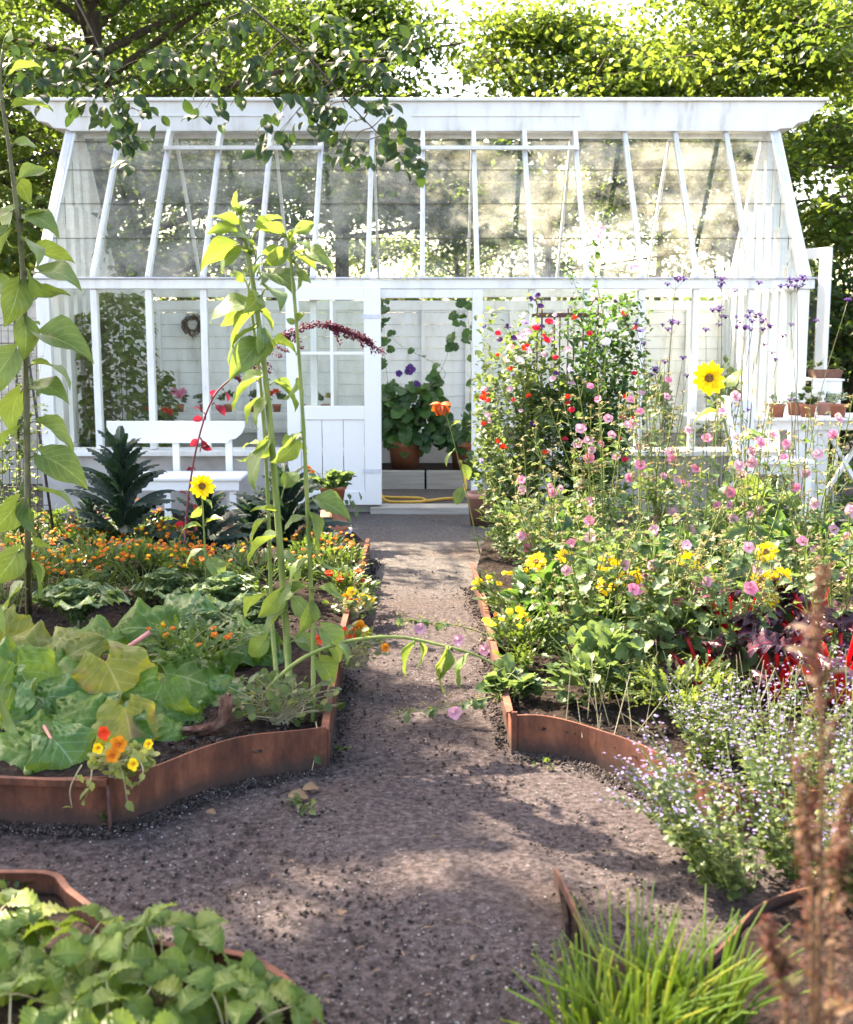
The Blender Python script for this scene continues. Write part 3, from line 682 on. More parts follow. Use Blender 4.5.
# gable door standing open at the right end
a = Vector((XR+.03, 12.35, 0)); b = Vector((P(829, 300, 11.6).x, 11.6, 0)); u = (b-a).normalized(); wv = (b-a).length
z0, z1 = .1, P(820, 247, 11.6).z
mb = MB(); up = (0,0,1)
def gd(t0, t1, za, zb_, th=.045):
    p, q = a+u*t0, a+u*t1; nn = Vector((-u.y, u.x, 0))*th/2
    V = [(*(p-nn).xy, za), (*(q-nn).xy, za), (*(q+nn).xy, za), (*(p+nn).xy, za), (*(p-nn).xy, zb_), (*(q-nn).xy, zb_), (*(q+nn).xy, zb_), (*(p+nn).xy, zb_)]
    return V, [(0,3,2,1),(4,5,6,7),(0,1,5,4),(1,2,6,5),(2,3,7,6),(3,0,4,7)]
for t0, t1, za, zb_ in ((0,.1,z0,z1),(wv-.12,wv,z0,z1),(.1,wv-.12,z1-.1,z1),(.1,wv-.12,z0,z0+.15),(.1,wv-.12,.9,1.0)): mb.add(*gd(t0,t1,za,zb_))
gdoor = mb.build('gable_door', WHITE2, gh, smooth=False, bevel=.003)
mb = MB(); mb.add(*gd(.1, wv-.12, 1.0, z1-.1, .004)); mb.add(*gd(.1, wv-.12, z0+.15, .9, .02)); mb.build('door_glass', GLASS, gdoor, smooth=False)

# inside: gravel floor, planting bed kerb, soil
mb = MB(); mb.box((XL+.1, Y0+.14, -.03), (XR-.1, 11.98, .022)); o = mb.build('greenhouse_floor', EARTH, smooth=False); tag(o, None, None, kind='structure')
mb = MB()
for a, b in ((XL+.14, -.95), (-.93, -.02), (0.0, .62), (.64, 1.9), (1.92, XR-.14)): mb.box((a, 11.98, .0), (b, 12.06, .205))
o = mb.build('timber_kerb', TIMBER, smooth=False, bevel=.008); tag(o, 'grey weathered timber boards edging the planting bed inside the greenhouse', 'planting bed kerb')
mb = MB(); mb.box((XL+.12, 12.06, .0), (XR-.12, Y1-.15, .17)); o = mb.build('greenhouse_soil', SOIL, smooth=False); tag(o, None, None, kind='structure')
mb = MB()
mb.tube(curve([P(370,470,11.2), Vector((-.42,11.0,.10)), Vector((-.36,10.95,.045)), Vector((-.2,10.9,.045)), Vector((-.02,10.95,.045)), Vector((-.06,11.15,.045)), Vector((-.3,11.2,.045)), Vector((-.44,11.25,.045))], 40), .013, n=8)
mb.tube(curve([Vector((-.02,10.95,.045)), Vector((.15,11.1,.045)), Vector((.3,11.2,.05)), Vector((.37,11.3,.12)), Vector((.36,11.9,.25)), Vector((.33,12.1,.3))], 40), .013, n=8)
o = mb.build('garden_hose', HOSE); tag(o, 'yellow garden hose looped on the gravel just inside the open doorway', 'garden hose')

def pot_mb(r, h, rim=.16, c=(0,0,0)):
    m_ = MB(); rb = r*.72
    m_.lathe([(0, .004), (rb, .004), (rb*1.02, .0), (r*.90, h*(1-rim)-.002), (r*1.0, h*(1-rim)), (r*1.02, h*.99), (r*.98, h), (r*.90, h*.99), (r*.87, h*.86), (0, h*.86)], c, 28); return m_
def soil_disc(r, h): m_ = MB(); m_.lathe([(0, h*.895), (r*.6, h*.90), (r*.865, h*.875)], n=20); return m_
def pot(name, label, loc, r, h, mat=TERRA, cat='flower pot', group=None, soil=True):
    t = thing(name, label, cat, loc, group)
    m_ = pot_mb(r, h); o = bpy.data.objects.new('pot', m_.data('pot', mat)); COL.objects.link(o); o.parent = t
    if soil: o = bpy.data.objects.new('soil', soil_disc(r, h).data('soil', SOIL)); COL.objects.link(o); o.parent = t
    return t

# ------------------------------------------------------------------ flower heads (shared meshes)
def petals_ring(mb, t, n_, r0, tilt, size, m=0, z=0, jit=.1, rs=RND):
    O = []; D = []; U = []
    for k in range(n_):
        a = 2*pi*(k + rs.uniform(-.2, .2))/n_; tl = tilt + rs.uniform(-jit, jit)
        O.append((r0*cos(a), r0*sin(a), z)); D.append((cos(a)*cos(tl), sin(a)*cos(tl), sin(tl))); U.append((0,0,1))
    leaves(mb, t, O, D, [size*rs.uniform(.85,1.1) for _ in range(n_)], U=np.array(U), m=m)
PET = leafT([.10,.20,.24,.20,.0], 4, 1, .5, .15)
PETW = leafT([.12,.34,.50,.56,.42,.2], 5, 2, .7, .12, .05, 2)
def mesh_sunflower(r=.085):
    mb = MB(); petals_ring(mb, PET, 13, r*.26, .15, r*.86, jit=.35); petals_ring(mb, PET, 9, r*.24, .45, r*.66, z=.004, jit=.4)
    mb.lathe([(r*.32, -.006), (r*.32, .004), (r*.22, .013), (r*.10, .010), (0, .008)], n=16, m=1)
    mb.lathe([(.006, -.03), (r*.2, -.02), (r*.42, -.007)], n=12, m=2); return mb
SF = mesh_sunflower().data('sunflower_head', [YEL, BROWN, SUNLEAF])
SF2 = mesh_sunflower(.06).data('sunflower_head', [YEL, BROWN, SUNLEAF])
def mesh_mari(m1, m2, r=.0145):
    mb = MB(); petals_ring(mb, PETW, 6, r*.1, .1, r); petals_ring(mb, PETW, 4, r*.05, .7, r*.7, m=1); return mb.data('marigold_flower', [m1, m2])
MAR = [mesh_mari(ORG, ORG2), mesh_mari(ORG2, ORG), mesh_mari(ORG, YEL)]
MARY = mesh_mari(YEL, YEL, .02); MARR = mesh_mari(SCAR, ORG2, .024)
def mesh_mallow(m1, m2):
    mb = MB(); petals_ring(mb, PETW, 5, .003, .55, .034); mb.lathe([(0,.0),(.003,.0),(.003,.016),(0,.018)], n=6, m=1); mb.lathe([(0,-.012),(.007,-.008),(.009,0.002)], n=8, m=2)
    return mb.data('mallow_flower', [m1, m2, MALLOW])
MAL = [mesh_mallow(PINK, WHT), mesh_mallow(PINK2, PINK), mesh_mallow(PINK, PINK2)]
def mesh_pea(m1, m2):
    mb = MB(); leaves(mb, PETW, [(0,0,0)]*2, [(.5,.6,.9), (-.5,.6,.9)], [.034,.034], U=np.array([[0,-1,0.3]]*2)); leaves(mb, PETW, [(0,-.004,0)]*2, [(.25,-.5,.7), (-.25,-.5,.7)], [.024,.024], U=np.array([[0,1,0.3]]*2), m=1)
    return mb.data('sweet_pea_flower', [m1, m2])
PEAF = {'crim': mesh_pea(CRIM, CRIM), 'red': mesh_pea(SCAR, CRIM), 'pink': mesh_pea(PINK, WHT), 'white': mesh_pea(WHT, WHT), 'purp': mesh_pea(DPURP, PURP), 'lil': mesh_pea(LILAC, PURP), 'salm': mesh_pea(SALM, WHT)}
def mesh_verb(s=1.0, seed=0):
    r = random.Random(seed); mb = MB(); O = []; D = []
    for _ in range(34): a = r.uniform(0, 2*pi); q = sqrt(r.random())*.024*s; O.append((q*cos(a), q*sin(a), .010*s*(1-(q/.024/s)**2) + r.uniform(-.004,.004))); D.append((cos(a), sin(a), r.uniform(.3,1.2)))
    leaves(mb, L_SMALL, O, D, [.011]*len(O)); mb.lathe([(.002,-.014),(.012*s,-.004),(.015*s,.002)], n=7, m=1); return mb.data('verbena_flower', [PURP, DPURP])
VB = [mesh_verb(1.1, 1), mesh_verb(.75, 2), mesh_verb(.5, 3)]
def mesh_nast(m1, m2):
    mb = MB(); petals_ring(mb, PETW, 5, .004, .35, .034); petals_ring(mb, PET, 5, .002, .6, .018, m=1); return mb.data('nasturtium_flower', [m1, m2])
NAS = [mesh_nast(ORG, ORG2), mesh_nast(YEL, ORG), mesh_nast(SCAR, SCAR)]
def mesh_tan():
    mb = MB(); O=[]; D=[]
    for k in range(9): a=k*2.4; O.append((0,0,0)); D.append((cos(a),sin(a),RND.uniform(-.2,1)))
    leaves(mb, L_SMALL, O, D, [.018]*9); return mb
TANM = mesh_tan().data('seed_head', [TAN])

def rd(a, b): return RND.uniform(a, b)
def unit_ball():
    while True:
        v = Vector((rd(-1,1), rd(-1,1), rd(-1,1)))
        if .05 < v.length < 1: return v
def bush(mb, c, rx, ry, rz, n_, t, s0, s1, m=0, shell=.45, upness=.5, droop=0):
    """leafy mound of separate leaves spread through an ellipsoid sitting on c"""
    O = []; D = []
    nc = max(3, n_//22); cl = []
    for _ in range(nc):
        v = unit_ball(); v = v.normalized() * (shell + (1-shell) * v.length); cl.append(v)
    for i in range(n_):
        v = cl[i % nc]*.80 + unit_ball()*.34
        O.append((c[0]+v.x*rx, c[1]+v.y*ry, max(c[2]+.01, c[2]+rz+v.z*rz)))
        d = Vector((v.x, v.y, v.z*.5 + upness - droop)).normalized() + unit_ball()*.7; D.append(d)
    leaves(mb, t, O, D, [rd(s0, s1) for _ in range(n_)], m=m)
def stems_in(mb, c, tops, r0=.004, r1=.002, m=0, bow=.06, n_=5):
    for p in tops:
        p = Vector(p); b = Vector(c) + Vector((rd(-.04,.04), rd(-.04,.04), 0)); mid = (b+p)/2 + Vector((rd(-bow,bow), rd(-bow,bow), rd(0,bow)))
        mb.tube(curve([b, mid, p], 8), r0, r1, n=n_, m=m, cap=False)

# ------------------------------------------------------------------ sunflowers with big heart leaves
def sun_leaf(mb, sm, base, tip, yb, yt, t=None, size=None, sag=.25, Umode=None):
    b = P(*base, yb) if not isinstance(base, Vector) else base; e = P(*tip, yt) if not isinstance(tip, Vector) else tip
    L_ = (e-b).length; d = (e-b).normalized(); pet = b + (e-b)*.26 + Vector((0,0,.03*L_/.2))
    sm.tube(curve([b, b+(pet-b)*.5+Vector((0,0,.012)), pet], 6), .0035, .0022, n=5)
    U = Vector((rd(-1.1,1.1), -rd(-.2,.7), rd(.2,1.0))) if Umode is None else Umode
    leaves(mb, t or (L_HEART if RND.random() < .6 else L_HEART2), [pet], [(e-pet)], [(e-pet).length/1.0], U=np.array([U]))
def tall_sunflower(label, cps, rad, leaflist, stemmat=SUNSTEM, buds=(), rootname='sunflower_plant', group=None):
    r = thing(rootname, label, 'sunflower', cps[0], group); st = MB(); lf = MB()
    cv = curve(cps, 60); st.tube(cv, [(rad[0]+(rad[1]-rad[0])*i/len(cv))*(1+.10*sin(i*1.9)**8+.07*rd(-1,1)) for i in range(len(cv))], n=9)
    for L_ in leaflist: sun_leaf(lf, st, *L_)
    st.build('stem', stemmat, r); lf.build('foliage', SUNLEAF, r)
    for b in buds:
        m_ = MB(); O=[]; D=[]
        for k in range(14): a = k*2.4; O.append(tuple(b)); D.append((cos(a)*.7, sin(a)*.7, rd(.2,1.3)))
        leaves(m_, L_NARROW, O, D, [rd(.04,.06) for _ in O]); m_.build('bud', SUNLEAF, r)
    return r
def auto_leaves(cps, t0, t1, n_, Y_, size=.17, right=True):
    c = curve(cps, 60); out = []
    for k in range(n_):
        t = t0 + (t1-t0)*(k+.5)/n_; p = c[int(t*(len(c)-1))]; a = k*2.4 + rd(-.3,.3); s_ = size*rd(.7,1.15)
        e = p + Vector((cos(a)*s_, sin(a)*s_*.8, -s_*rd(.25,.9))); out.append((p.copy(), e, 0, 0))
    return out
YA = 4.75
base = G(291, 722, BZ)
Acp = [base, P(287, 640, YA), P(278, 520, YA), P(268, 400, YA), P(257, 310, YA), P(247, 250, YA), P(240, 215, YA)]
LA = [((243,240),(203,212)), ((244,242),(206,232)), ((246,250),(198,268)), ((248,256),(214,272)), ((250,246),(282,212)), ((252,240),(284,226)),
      ((240,222),(234,188)), ((238,225),(252,194)), ((255,262),(300,263)), ((250,268),(243,285)), ((257,276),(263,284)), ((258,280),(299,290)), ((256,258),(233,230)),
      ((262,300),(246,312)), ((262,312),(203,317)), ((263,312),(228,346)), ((265,330),(219,362)), ((268,345),(228,380)), ((268,350),(300,352)), ((262,330),(262,366)),
      ((270,380),(228,408)), ((270,385),(300,410)), ((276,440),(238,470)), ((275,445),(246,492)), ((278,455),(310,450)), ((281,500),(300,468)), ((283,520),(250,508)), ((284,540),(244,560)),
      ((286,560),(300,590)), ((287,590),(258,620)), ((288,612),(262,640)), ((289,640),(322,655)), ((288,600),(320,622)),((262,295),(286,305)),((272,400),(250,430))]
tall_sunflower('tallest budding sunflower with a thick pale green stem near the left bed corner', Acp, (.016, .007), [(a, b, YA, YA + rd(-.16, .12)) for a, b in LA], buds=(P(240,215,YA), P(250,256,YA)))
YB = 4.9
Bcp = [G(280, 712, BZ), P(272, 620, YB), P(268, 500, YB), P(262, 400, YB), P(254, 330, YB), P(248, 285, YB)]
LB = [((250,300),(222,330)), ((252,310),(275,330)), ((262,400),(242,425)), ((264,450),(240,445)), ((268,520),(248,545)), ((270,560),(300,560)), ((272,600),(240,612)), ((272,640),(246,660)), ((248,288),(232,270)), ((249,286),(262,262))]
tall_sunflower('thin sunflower stem close behind the tallest sunflower', Bcp, (.010, .005), [(a, b, YB, YB + rd(-.1,.1)) for a, b in LB])
YC = 4.6
Ccp = [G(313, 722, BZ), P(313, 640, YC), P(308, 520, YC), P(303, 420, YC), P(297, 330, YC), P(291, 262, YC), P(288, 240, YC)]
LC = [((289,244),(262,222)), ((290,242),(316,222)), ((291,252),(262,268)), ((292,255),(318,268)), ((292,262),(336,268)), ((292,262),(302,292)), ((290,250),(300,226)), ((293,275),(312,283)),
      ((297,328),(285,318)), ((297,328),(303,312)), ((300,380),(284,402)), ((303,435),(287,448)), ((303,440),(272,468)), ((307,505),(352,518)), ((307,512),(318,548)), ((308,520),(280,530)), ((309,555),(342,575)),((310,560),(284,596)),
      ((312,650),(286,640)), ((312,590),(276,606)), ((313,592),(345,600)), ((313,600),(300,636)), ((313,630),(348,668)), ((313,660),(338,690)), ((291,258),(270,252)), ((290,250),(312,247))]
tall_sunflower('slim budding sunflower at the very corner of the rusty edging', Ccp, (.010, .005), [(a, b, YC, YC + rd(-.1,.1)) for a, b in LC], buds=(P(288,240,YC),))
YD = 5.4
Dcp = [G(29, 622, BZ), P(28, 560, YD), P(27, 450, YD), P(26, 380, YD), P(24, 290, YD), P(18, 220, YD), P(8, 140, YD), P(0, 85, YD), P(3, 50, YD)]
LD = [((26,283),(84,281)), ((26,310),(70,292)), ((26,296),(-22,305)), ((26,345),(94,356)), ((26,370),(78,382)), ((25,318),(26,362)), ((26,350),(-18,402)), ((26,395),(70,396)), ((26,390),(8,436)), ((27,425),(78,452)),
      ((27,430),(-8,452)), ((27,460),(92,486)), ((27,495),(88,515)), ((27,500),(34,536)), ((28,500),(-14,540)), ((28,540),(64,552)), ((28,550),(-10,590)), ((28,560),(42,600)), ((28,590),(-2,626)),
      ((22,262),(76,260)), ((20,235),(52,208)), ((18,222),(62,232)), ((16,215),(-18,228)), ((17,210),(2,250)), ((14,190),(50,168)), ((12,175),(-20,190)), ((10,150),(42,146)), ((9,140),(-20,120)), ((5,118),(54,106)),
      ((4,105),(-18,95)), ((2,90),(40,60)), ((3,70),(-14,60)), ((3,50),(14,22)), ((18,228),(-8,280)), ((24,280),(6,330)), ((12,180),(32,205)), ((20,245),(44,262)), ((24,275),(50,300))]
tall_sunflower('tall leafy sunflower at the far left in front of the greenhouse corner', Dcp, (.016, .006), [(a, b, YD, YD + rd(-.15,.15)) for a, b in LD], stemmat=DKSTEM)
# thick stem leaving the frame at left
Ecp = [G(30, 775, BZ), P(14, 735, 4.15), P(-4, 690, 4.15), P(-30, 600, 4.1), P(-45, 500, 4.1), P(-60, 380, 4.1)]
tall_sunflower('thick yellow-green stem leaning out of the picture at the left edge', Ecp, (.017, .010), auto_leaves(Ecp, .55, 1, 5, 4.1))
# small sunflower in bloom
YS = 6.3
cps = [G(208, 612, BZ), P(206, 570, YS), P(204, 530, YS), P(202, 492, YS)]
r = tall_sunflower('small single yellow sunflower in bloom before the white bench', cps, (.006, .004), [((204,530),(182,528),YS,YS-.05), ((204,528),(224,518),YS,YS-.05), ((203,508),(190,520),YS,YS), ((205,552),(182,566),YS,YS), ((206,560),(226,585),YS,YS-.08), ((203,500),(214,508),YS,YS)])
put(SF2, 'flower_head', r, P(202, 486, YS-.03), (.1,-1,.12), 1.08)
# bent stem arching over the path
YF = 4.55
cps = [G(252, 722, BZ), P(268, 690, 4.5), P(300, 660, 4.5), P(345, 642, 4.5), P(395, 637, 4.5), P(440, 645, 4.5), P(475, 655, 4.55), P(500, 668, 4.6)]
tall_sunflower('bent green stem arching right across the path with hanging leaves', cps, (.009, .004), [((418,642),(402,676),4.5,4.48), ((420,642),(420,668),4.5,4.5), ((447,648),(440,682),4.5,4.45), ((452,648),(437,698),4.5,4.45), ((470,655),(455,692),4.5,4.45), ((330,646),(350,662),4.5,4.4)])
# big flower at right, leaning
YG = 6.6
cps = [G(742, 640, BZ), P(738, 560, YG), P(735, 480, YG), P(724, 420, YG), P(716, 395, YG), P(712, 384, YG)]
r = tall_sunflower('large yellow sunflower held high among the mallows and verbena on the right', cps, (.008, .004), [((716,395),(746,369),YG,YG-.05), ((717,398),(727,418),YG,YG-.1), ((722,415),(692,420),YG,YG), ((731,450),(770,432),YG,YG-.05), ((735,480),(768,502),YG,YG), ((735,500),(700,520),YG,YG)])
put(SF, 'flower_head', r, P(709, 378, YG-.05), (-.25,-1,.1), 1.02)
# branching small sunflowers in the right bed
k = 0
labs = ['low branching sunflower with flat side-on blooms just right of the path', 'branching sunflower whose dark-centred bloom faces front beside a pink mallow', 'branching sunflower with the fullest open bloom in the middle of the right bed', 'branching sunflower with thin ragged blooms above the red chard']
for (bxp, Y_, heads) in ((568, 5.9, ((536,562,-.3,.9), (566,557,0,1), (574,571,.2,1), (545,575,-.2,1))), (622, 5.45, ((607,563,-.7,.3), (617,571,.8,.3), (632,580,.1,.3), (606,585,-.6,.4))), (690, 5.5, ((688,563,0,.25), (703,575,.5,.5), (697,590,-.2,.8))), (772, 5.5, ((766,552,-.4,.5), (782,577,.3,.4), (762,580,-.5,.4), (770,600,.4,.4)))):
    b = G(bxp, 690, BZ); b.y = Y_ + .2; b.x = P(bxp, 600, Y_).x
    r = thing('sunflower_plant', labs[k], 'sunflower', b, 'low sunflowers in the right bed'); k += 1
    st = MB(); lf = MB(); tops = [P(h[0], h[1]+3, Y_) for h in heads]
    fork = b + Vector((0, 0, .35)); st.tube([b, fork], .008, .006)
    for p in tops: st.tube(curve([fork, (fork+p)/2 + Vector((rd(-.03,.03), 0, .02)), p], 8), .005, .003, n=5)
    for i in range(26):
        a = rd(0, 2*pi); q = b + Vector((rd(-.12,.12), rd(-.1,.1), rd(.1,.55))); s_ = rd(.09,.17)
        sun_leaf(lf, st, q, q + Vector((cos(a)*s_, sin(a)*s_, -s_*rd(.1,.8))), 0, 0)
    st.build('stem', SUNSTEM, r); lf.build('foliage', DKGREEN if k % 2 else MALLOW, r)
    for h in heads: put(SF2, 'flower_head', r, P(h[0], h[1], Y_-.02), (h[2], -1, h[3]*1.3), rd(.85,1.05), rd(0,6))

# ------------------------------------------------------------------ kale
def strap_leaf_plant(name, label, cat, base, n_, h, leafL, t, mat, group=None, stemh=None, spread=1.0, stalk=None, seed=0):
    r_ = random.Random(seed); root = thing(name, label, cat, base, group); lf = MB(); st = MB(); b = Vector(base); stemh = stemh or h*.7
    st.tube([b, b+Vector((.01,0,stemh*.5)), b+Vector((0,0,stemh))], .016, .010, n=8)
    O=[]; D=[]; S=[]; U=[]
    for k in range(n_):
        f = (k+.5)/n_; a = k*2.399 + r_.uniform(-.2,.2); z = stemh*(.05 + .95*f); el = (.35 if t is L_KALE else .45) + 1.1*f**1.1 + r_.uniform(-.15,.15)
        O.append(tuple(b+Vector((0,0,z)))); d = (cos(a)*cos(el)*spread, sin(a)*cos(el)*spread, sin(el)+.15); D.append(d)
        S.append(leafL*(1.05-.45*f)*r_.uniform(.85,1.1)); U.append((-cos(a)*.3, -sin(a)*.3, 1))
    leaves(lf, t, O, D, S, U=np.array(U)); st.build('stem', STRAWST if stalk is None else stalk, root); lf.build('foliage', mat, root); return root
KG = 'dark kale plants in the left bed'
def K(px, pyb, Y_): v = P(px, pyb, Y_); return (v.x, v.y, BZ)
strap_leaf_plant('kale_plant', 'tallest dark kale plant with long blistered leaves, before the left end of the bench', 'kale', K(124, 560, 7.5), 54, .95, .52, L_KALE, KALE, KG, stemh=.64, seed=1)
strap_leaf_plant('kale_plant', 'dark kale plant behind the small yellow sunflower', 'kale', K(208, 570, 7.4), 36, .6, .42, L_KALE, KALE, KG, stemh=.36, seed=2)
strap_leaf_plant('kale_plant', 'dark kale plant between the tall sunflower stems and the open door', 'kale', K(287, 560, 7.7), 44, .75, .50, L_KALE, KALE, KG, stemh=.40, seed=3)
strap_leaf_plant('kale_plant', 'low dark kale plant left of the tallest kale', 'kale', K(92, 560, 7.9), 30, .5, .34, L_KALE, KALE, KG, stemh=.25, seed=4)
strap_leaf_plant('kale_plant', 'low dark kale plant tucked behind the two tall sunflower stems', 'kale', K(252, 566, 7.7), 36, .5, .34, L_KALE, KALE, KG, stemh=.30, seed=5)
CG = 'pale curly kale plants in the left bed'
for i, (px, py, lab, s_) in enumerate(((76, 632, 'pale frilly kale with open stalks in front of the orange marigolds', .30), (168, 612, 'small pale frilly kale just left of the small sunflower stem', .24), (228, 622, 'pale frilly kale right of the small sunflower stem', .27), (205, 660, 'pale frilly kale behind the rhubarb, nearest the tall sunflowers', .25), (255, 640, 'pale frilly kale wrapped around the thin sunflower stem', .22))):
    g = G(px, py, BZ); strap_leaf_plant('curly_kale_plant', lab, 'kale', tuple(g), 20, .3, s_, L_CURLY, CURLY, CG, stemh=.10, seed=20+i)

# ------------------------------------------------------------------ rhubarb: every leaf placed
def rhubarb(label, base, items):
    root = thing('rhubarb_plant', label, 'rhubarb', base)
    for j, (px, py, Y_, size, ang, mat, k, tiltz) in enumerate(items):
        c = P(px, py, Y_); d = Vector((cos(radians(ang)), rd(-.35,.1), sin(radians(ang)))); d.normalize()
        o = c - d*size*.45; U = Vector((rd(-.55,.55), -rd(.35,.85), tiltz+rd(-.1,.3)))
        lf = MB(); leaves(lf, L_BIG[k], [o], [d], [size], U=np.array([U])); l_ = lf.build('leaf_blade', mat, root)
        st = MB(); b = Vector(base) + Vector((rd(-.05,.05), rd(-.05,.05), 0)); st.tube(curve([b, (b+o)/2+Vector((0,0,.02)), o-Vector((0,0,.012))], 10), .010, .005, n=8); st.build('stalk', PINKST if j % 4 == 0 else SUNSTEM, l_)
    return root
b1 = tuple(G(150, 705, BZ)); b2 = tuple(G(30, 715, BZ))
rhubarb('large rhubarb with the broadest green leaves behind the bending rusty edging', b1, [
    (205,688,4.75,.40,-18,RHUB,0,.55), (120,698,4.55,.34,-70,RHUB_Y,1,.6), (150,718,4.5,.30,-110,RHUB,2,.7), (185,740,4.55,.26,-60,RHUB_B,0,.5), (190,625,5.5,.36,10,RHUB_B,1,.5), (135,632,5.4,.34,170,RHUB,3,.5), (238,640,5.3,.34,25,RHUB,0,.45),
    (262,655,5.3,.26,-10,RHUB_B,2,.5), (180,655,5.1,.30,60,RHUB,3,.8), (170,752,4.25,.24,-30,RHUB,1,.8), (130,738,4.2,.24,-80,RHUB_Y,2,.8), (175,728,4.45,.30,-25,RHUB,4,.7), (115,742,4.25,.28,-100,RHUB_B,0,.8), (150,748,4.35,.24,-60,RHUB_B,3,.6), (225,715,4.7,.26,-50,RHUB_B,2,.6), (95,740,4.4,.28,-120,RHUB_B,1,.5), (160,700,4.9,.34,100,RHUB,0,.9)])
rhubarb('rhubarb with holed and yellowing leaves at the left edge of the bed', b2, [
    (35,700,4.45,.34,-60,RHUB,2,.6), (10,720,4.4,.32,-110,RHUB_B,0,.6), (60,722,4.4,.30,-45,RHUB_B,1,.55), (22,655,4.9,.34,150,RHUB_Y,3,.6), (68,660,4.8,.32,40,RHUB_Y,0,.6), (90,645,4.9,.30,20,RHUB,2,.5), (-10,680,4.6,.34,160,RHUB,1,.6),
    (5,770,4.0,.24,-140,RHUB,2,.9), (70,765,4.0,.24,-60,RHUB_B,3,.9), (55,752,4.15,.28,-20,RHUB,0,.8), (25,758,4.15,.26,-150,RHUB_B,1,.7), (85,735,4.25,.30,-30,RHUB,4,.8), (45,675,4.7,.30,-10,RHUB,2,.8), (75,690,4.6,.30,10,RHUB,3,.8), (8,640,5.1,.30,100,RHUB_Y,1,.6), (40,745,4.3,.26,-90,RHUB_B,0,.5)])
st = MB(); st.tube(curve([G(88, 690, BZ+.02), P(105, 665, 4.75), P(150, 632, 4.8)], 12), .012, .009, n=8)
tag(st.build('rhubarb_stalk', PINKST), 'bare pink rhubarb stalk slanting up between the big leaves', 'rhubarb stalk')
# weathered wood chunk
mb = MB(); c = G(212, 733, BZ); r_ = random.Random(3)
pts = curve([c+Vector((-.24,-.05,.0)), c+Vector((-.12,-.03,.025)), c+Vector((-.02,0,.03)), c+Vector((.035,.01,.075)), c+Vector((.045,.01,.15))], 26)
for off in (0, .014):
    V=[]; F=[]; UV=[]; nx = 9
    for i, p in enumerate(pts):
        d = (pts[min(i+1,len(pts)-1)]-pts[max(i-1,0)]).normalized(); sd_ = Vector((-d.y, d.x, 0)); sd_ = Vector((.25,1,0)).normalized()*(.030+.012*sin(i*.7)); up_ = d.cross(sd_).normalized()
        for j in range(nx):
            u = j/(nx-1)*2-1; q = p+sd_*u*(1+.15*r_.uniform(-1,1)*(abs(u)>.9))-up_*(.022*(1-u*u)+off)+Vector((r_.uniform(-.0025,.0025),)*3); V.append(tuple(q)); UV.append((j/nx, i/26))
    for i in range(len(pts)-1):
        for j in range(nx-1): F.append((i*nx+j, i*nx+j+1, (i+1)*nx+j+1, (i+1)*nx+j))
    mb.add(V, F, UV)
BARKR = solid('reddish_bark', [(.3,(.05,.02,.013)),(.5,(.16,.065,.04)),(.66,(.30,.20,.15))], 22, .9, .9, 8, (1,1,.6), bd=.02)
tag(mb.build('wood_stump', BARKR), 'curled chunk of reddish brown bark lying behind the rusty edging', 'wood chunk')

# ------------------------------------------------------------------ marigolds
def marigold(px, py, s_, nfl, lab, fl=MAR, leafm=MARI, grp='orange marigold bushes in the left bed', cat='marigold', nm='marigold_plant', z=BZ, hgt=.15):
    g = G(px, py, z); root = thing(nm, lab, cat, g, grp); mb = MB(); bush(mb, g, .26*s_, .24*s_, hgt*s_, int(330*s_), L_FERN, .05, .085, shell=.4)
    st = MB(); stems_in(st, g, [g+Vector((rd(-.2,.2)*s_, rd(-.15,.15)*s_, rd(.15,.3)*s_)) for _ in range(8)]); st.build('stem', SUNSTEM, root); mb.build('foliage', leafm, root)
    for k in range(nfl):
        a = rd(0, 2*pi); q = sqrt(rd(0,1)); zz = hgt*s_*(1 + sqrt(max(0, 1-q*q*.8))) + rd(-.02, .03)
        put(RND.choice(fl), 'flower', root, g+Vector((cos(a)*q*.26*s_, sin(a)*q*.24*s_, zz)), (rd(-.4,.4), rd(-.8,0), 1), rd(.75,1.15), rd(0,6))
    return root
ML = [(14,612,'left of the far left sunflower stem'), (60,606,'just right of the far left sunflower stem'), (104,596,'in front of the tallest kale'), (147,600,'right of the pale frilly kale with open stalks'), (40,578,'at the far left behind the sunflower'), (88,572,'left of the tallest kale foot'), (158,575,'between the tallest kale and the amaranth stem'), (186,592,'around the amaranth foot'),
      (225,598,'right of the small sunflower stem'), (262,604,'behind the thin sunflower stem'), (196,684,'between rhubarb and the tall sunflowers'), (318,574,'below the stacked flower pots'), (338,590,'against the path edging below the stacked pots'), (64,550,'farthest back at left'), (130,548,'behind the tallest kale'), (10,556,'at the left frame edge, far back')]
for i, (x, y, l_) in enumerate(ML): marigold(x, y, rd(.85,1.1), int([44,46,48,46,34,34,44,40,30,22,12,34,24,26,22,24][i]*.8), 'orange marigold bush ' + l_)
marigold(348, 604, .55, 7, 'small marigold with scarlet flowers by the path edging', fl=[MARR], grp=None)
YM = 'yellow marigold bushes along the right path edging'
marigold(515, 622, .85, 16, 'yellow marigold bush at the far end of the right path edging', fl=[MARY], leafm=MARI, grp=YM)
marigold(520, 668, .8, 9, 'yellow marigold bush halfway along the right path edging', fl=[MARY], grp=YM)
marigold(516, 648, .5, 8, 'small orange marigold close against the right path edging', fl=MAR, grp=None)

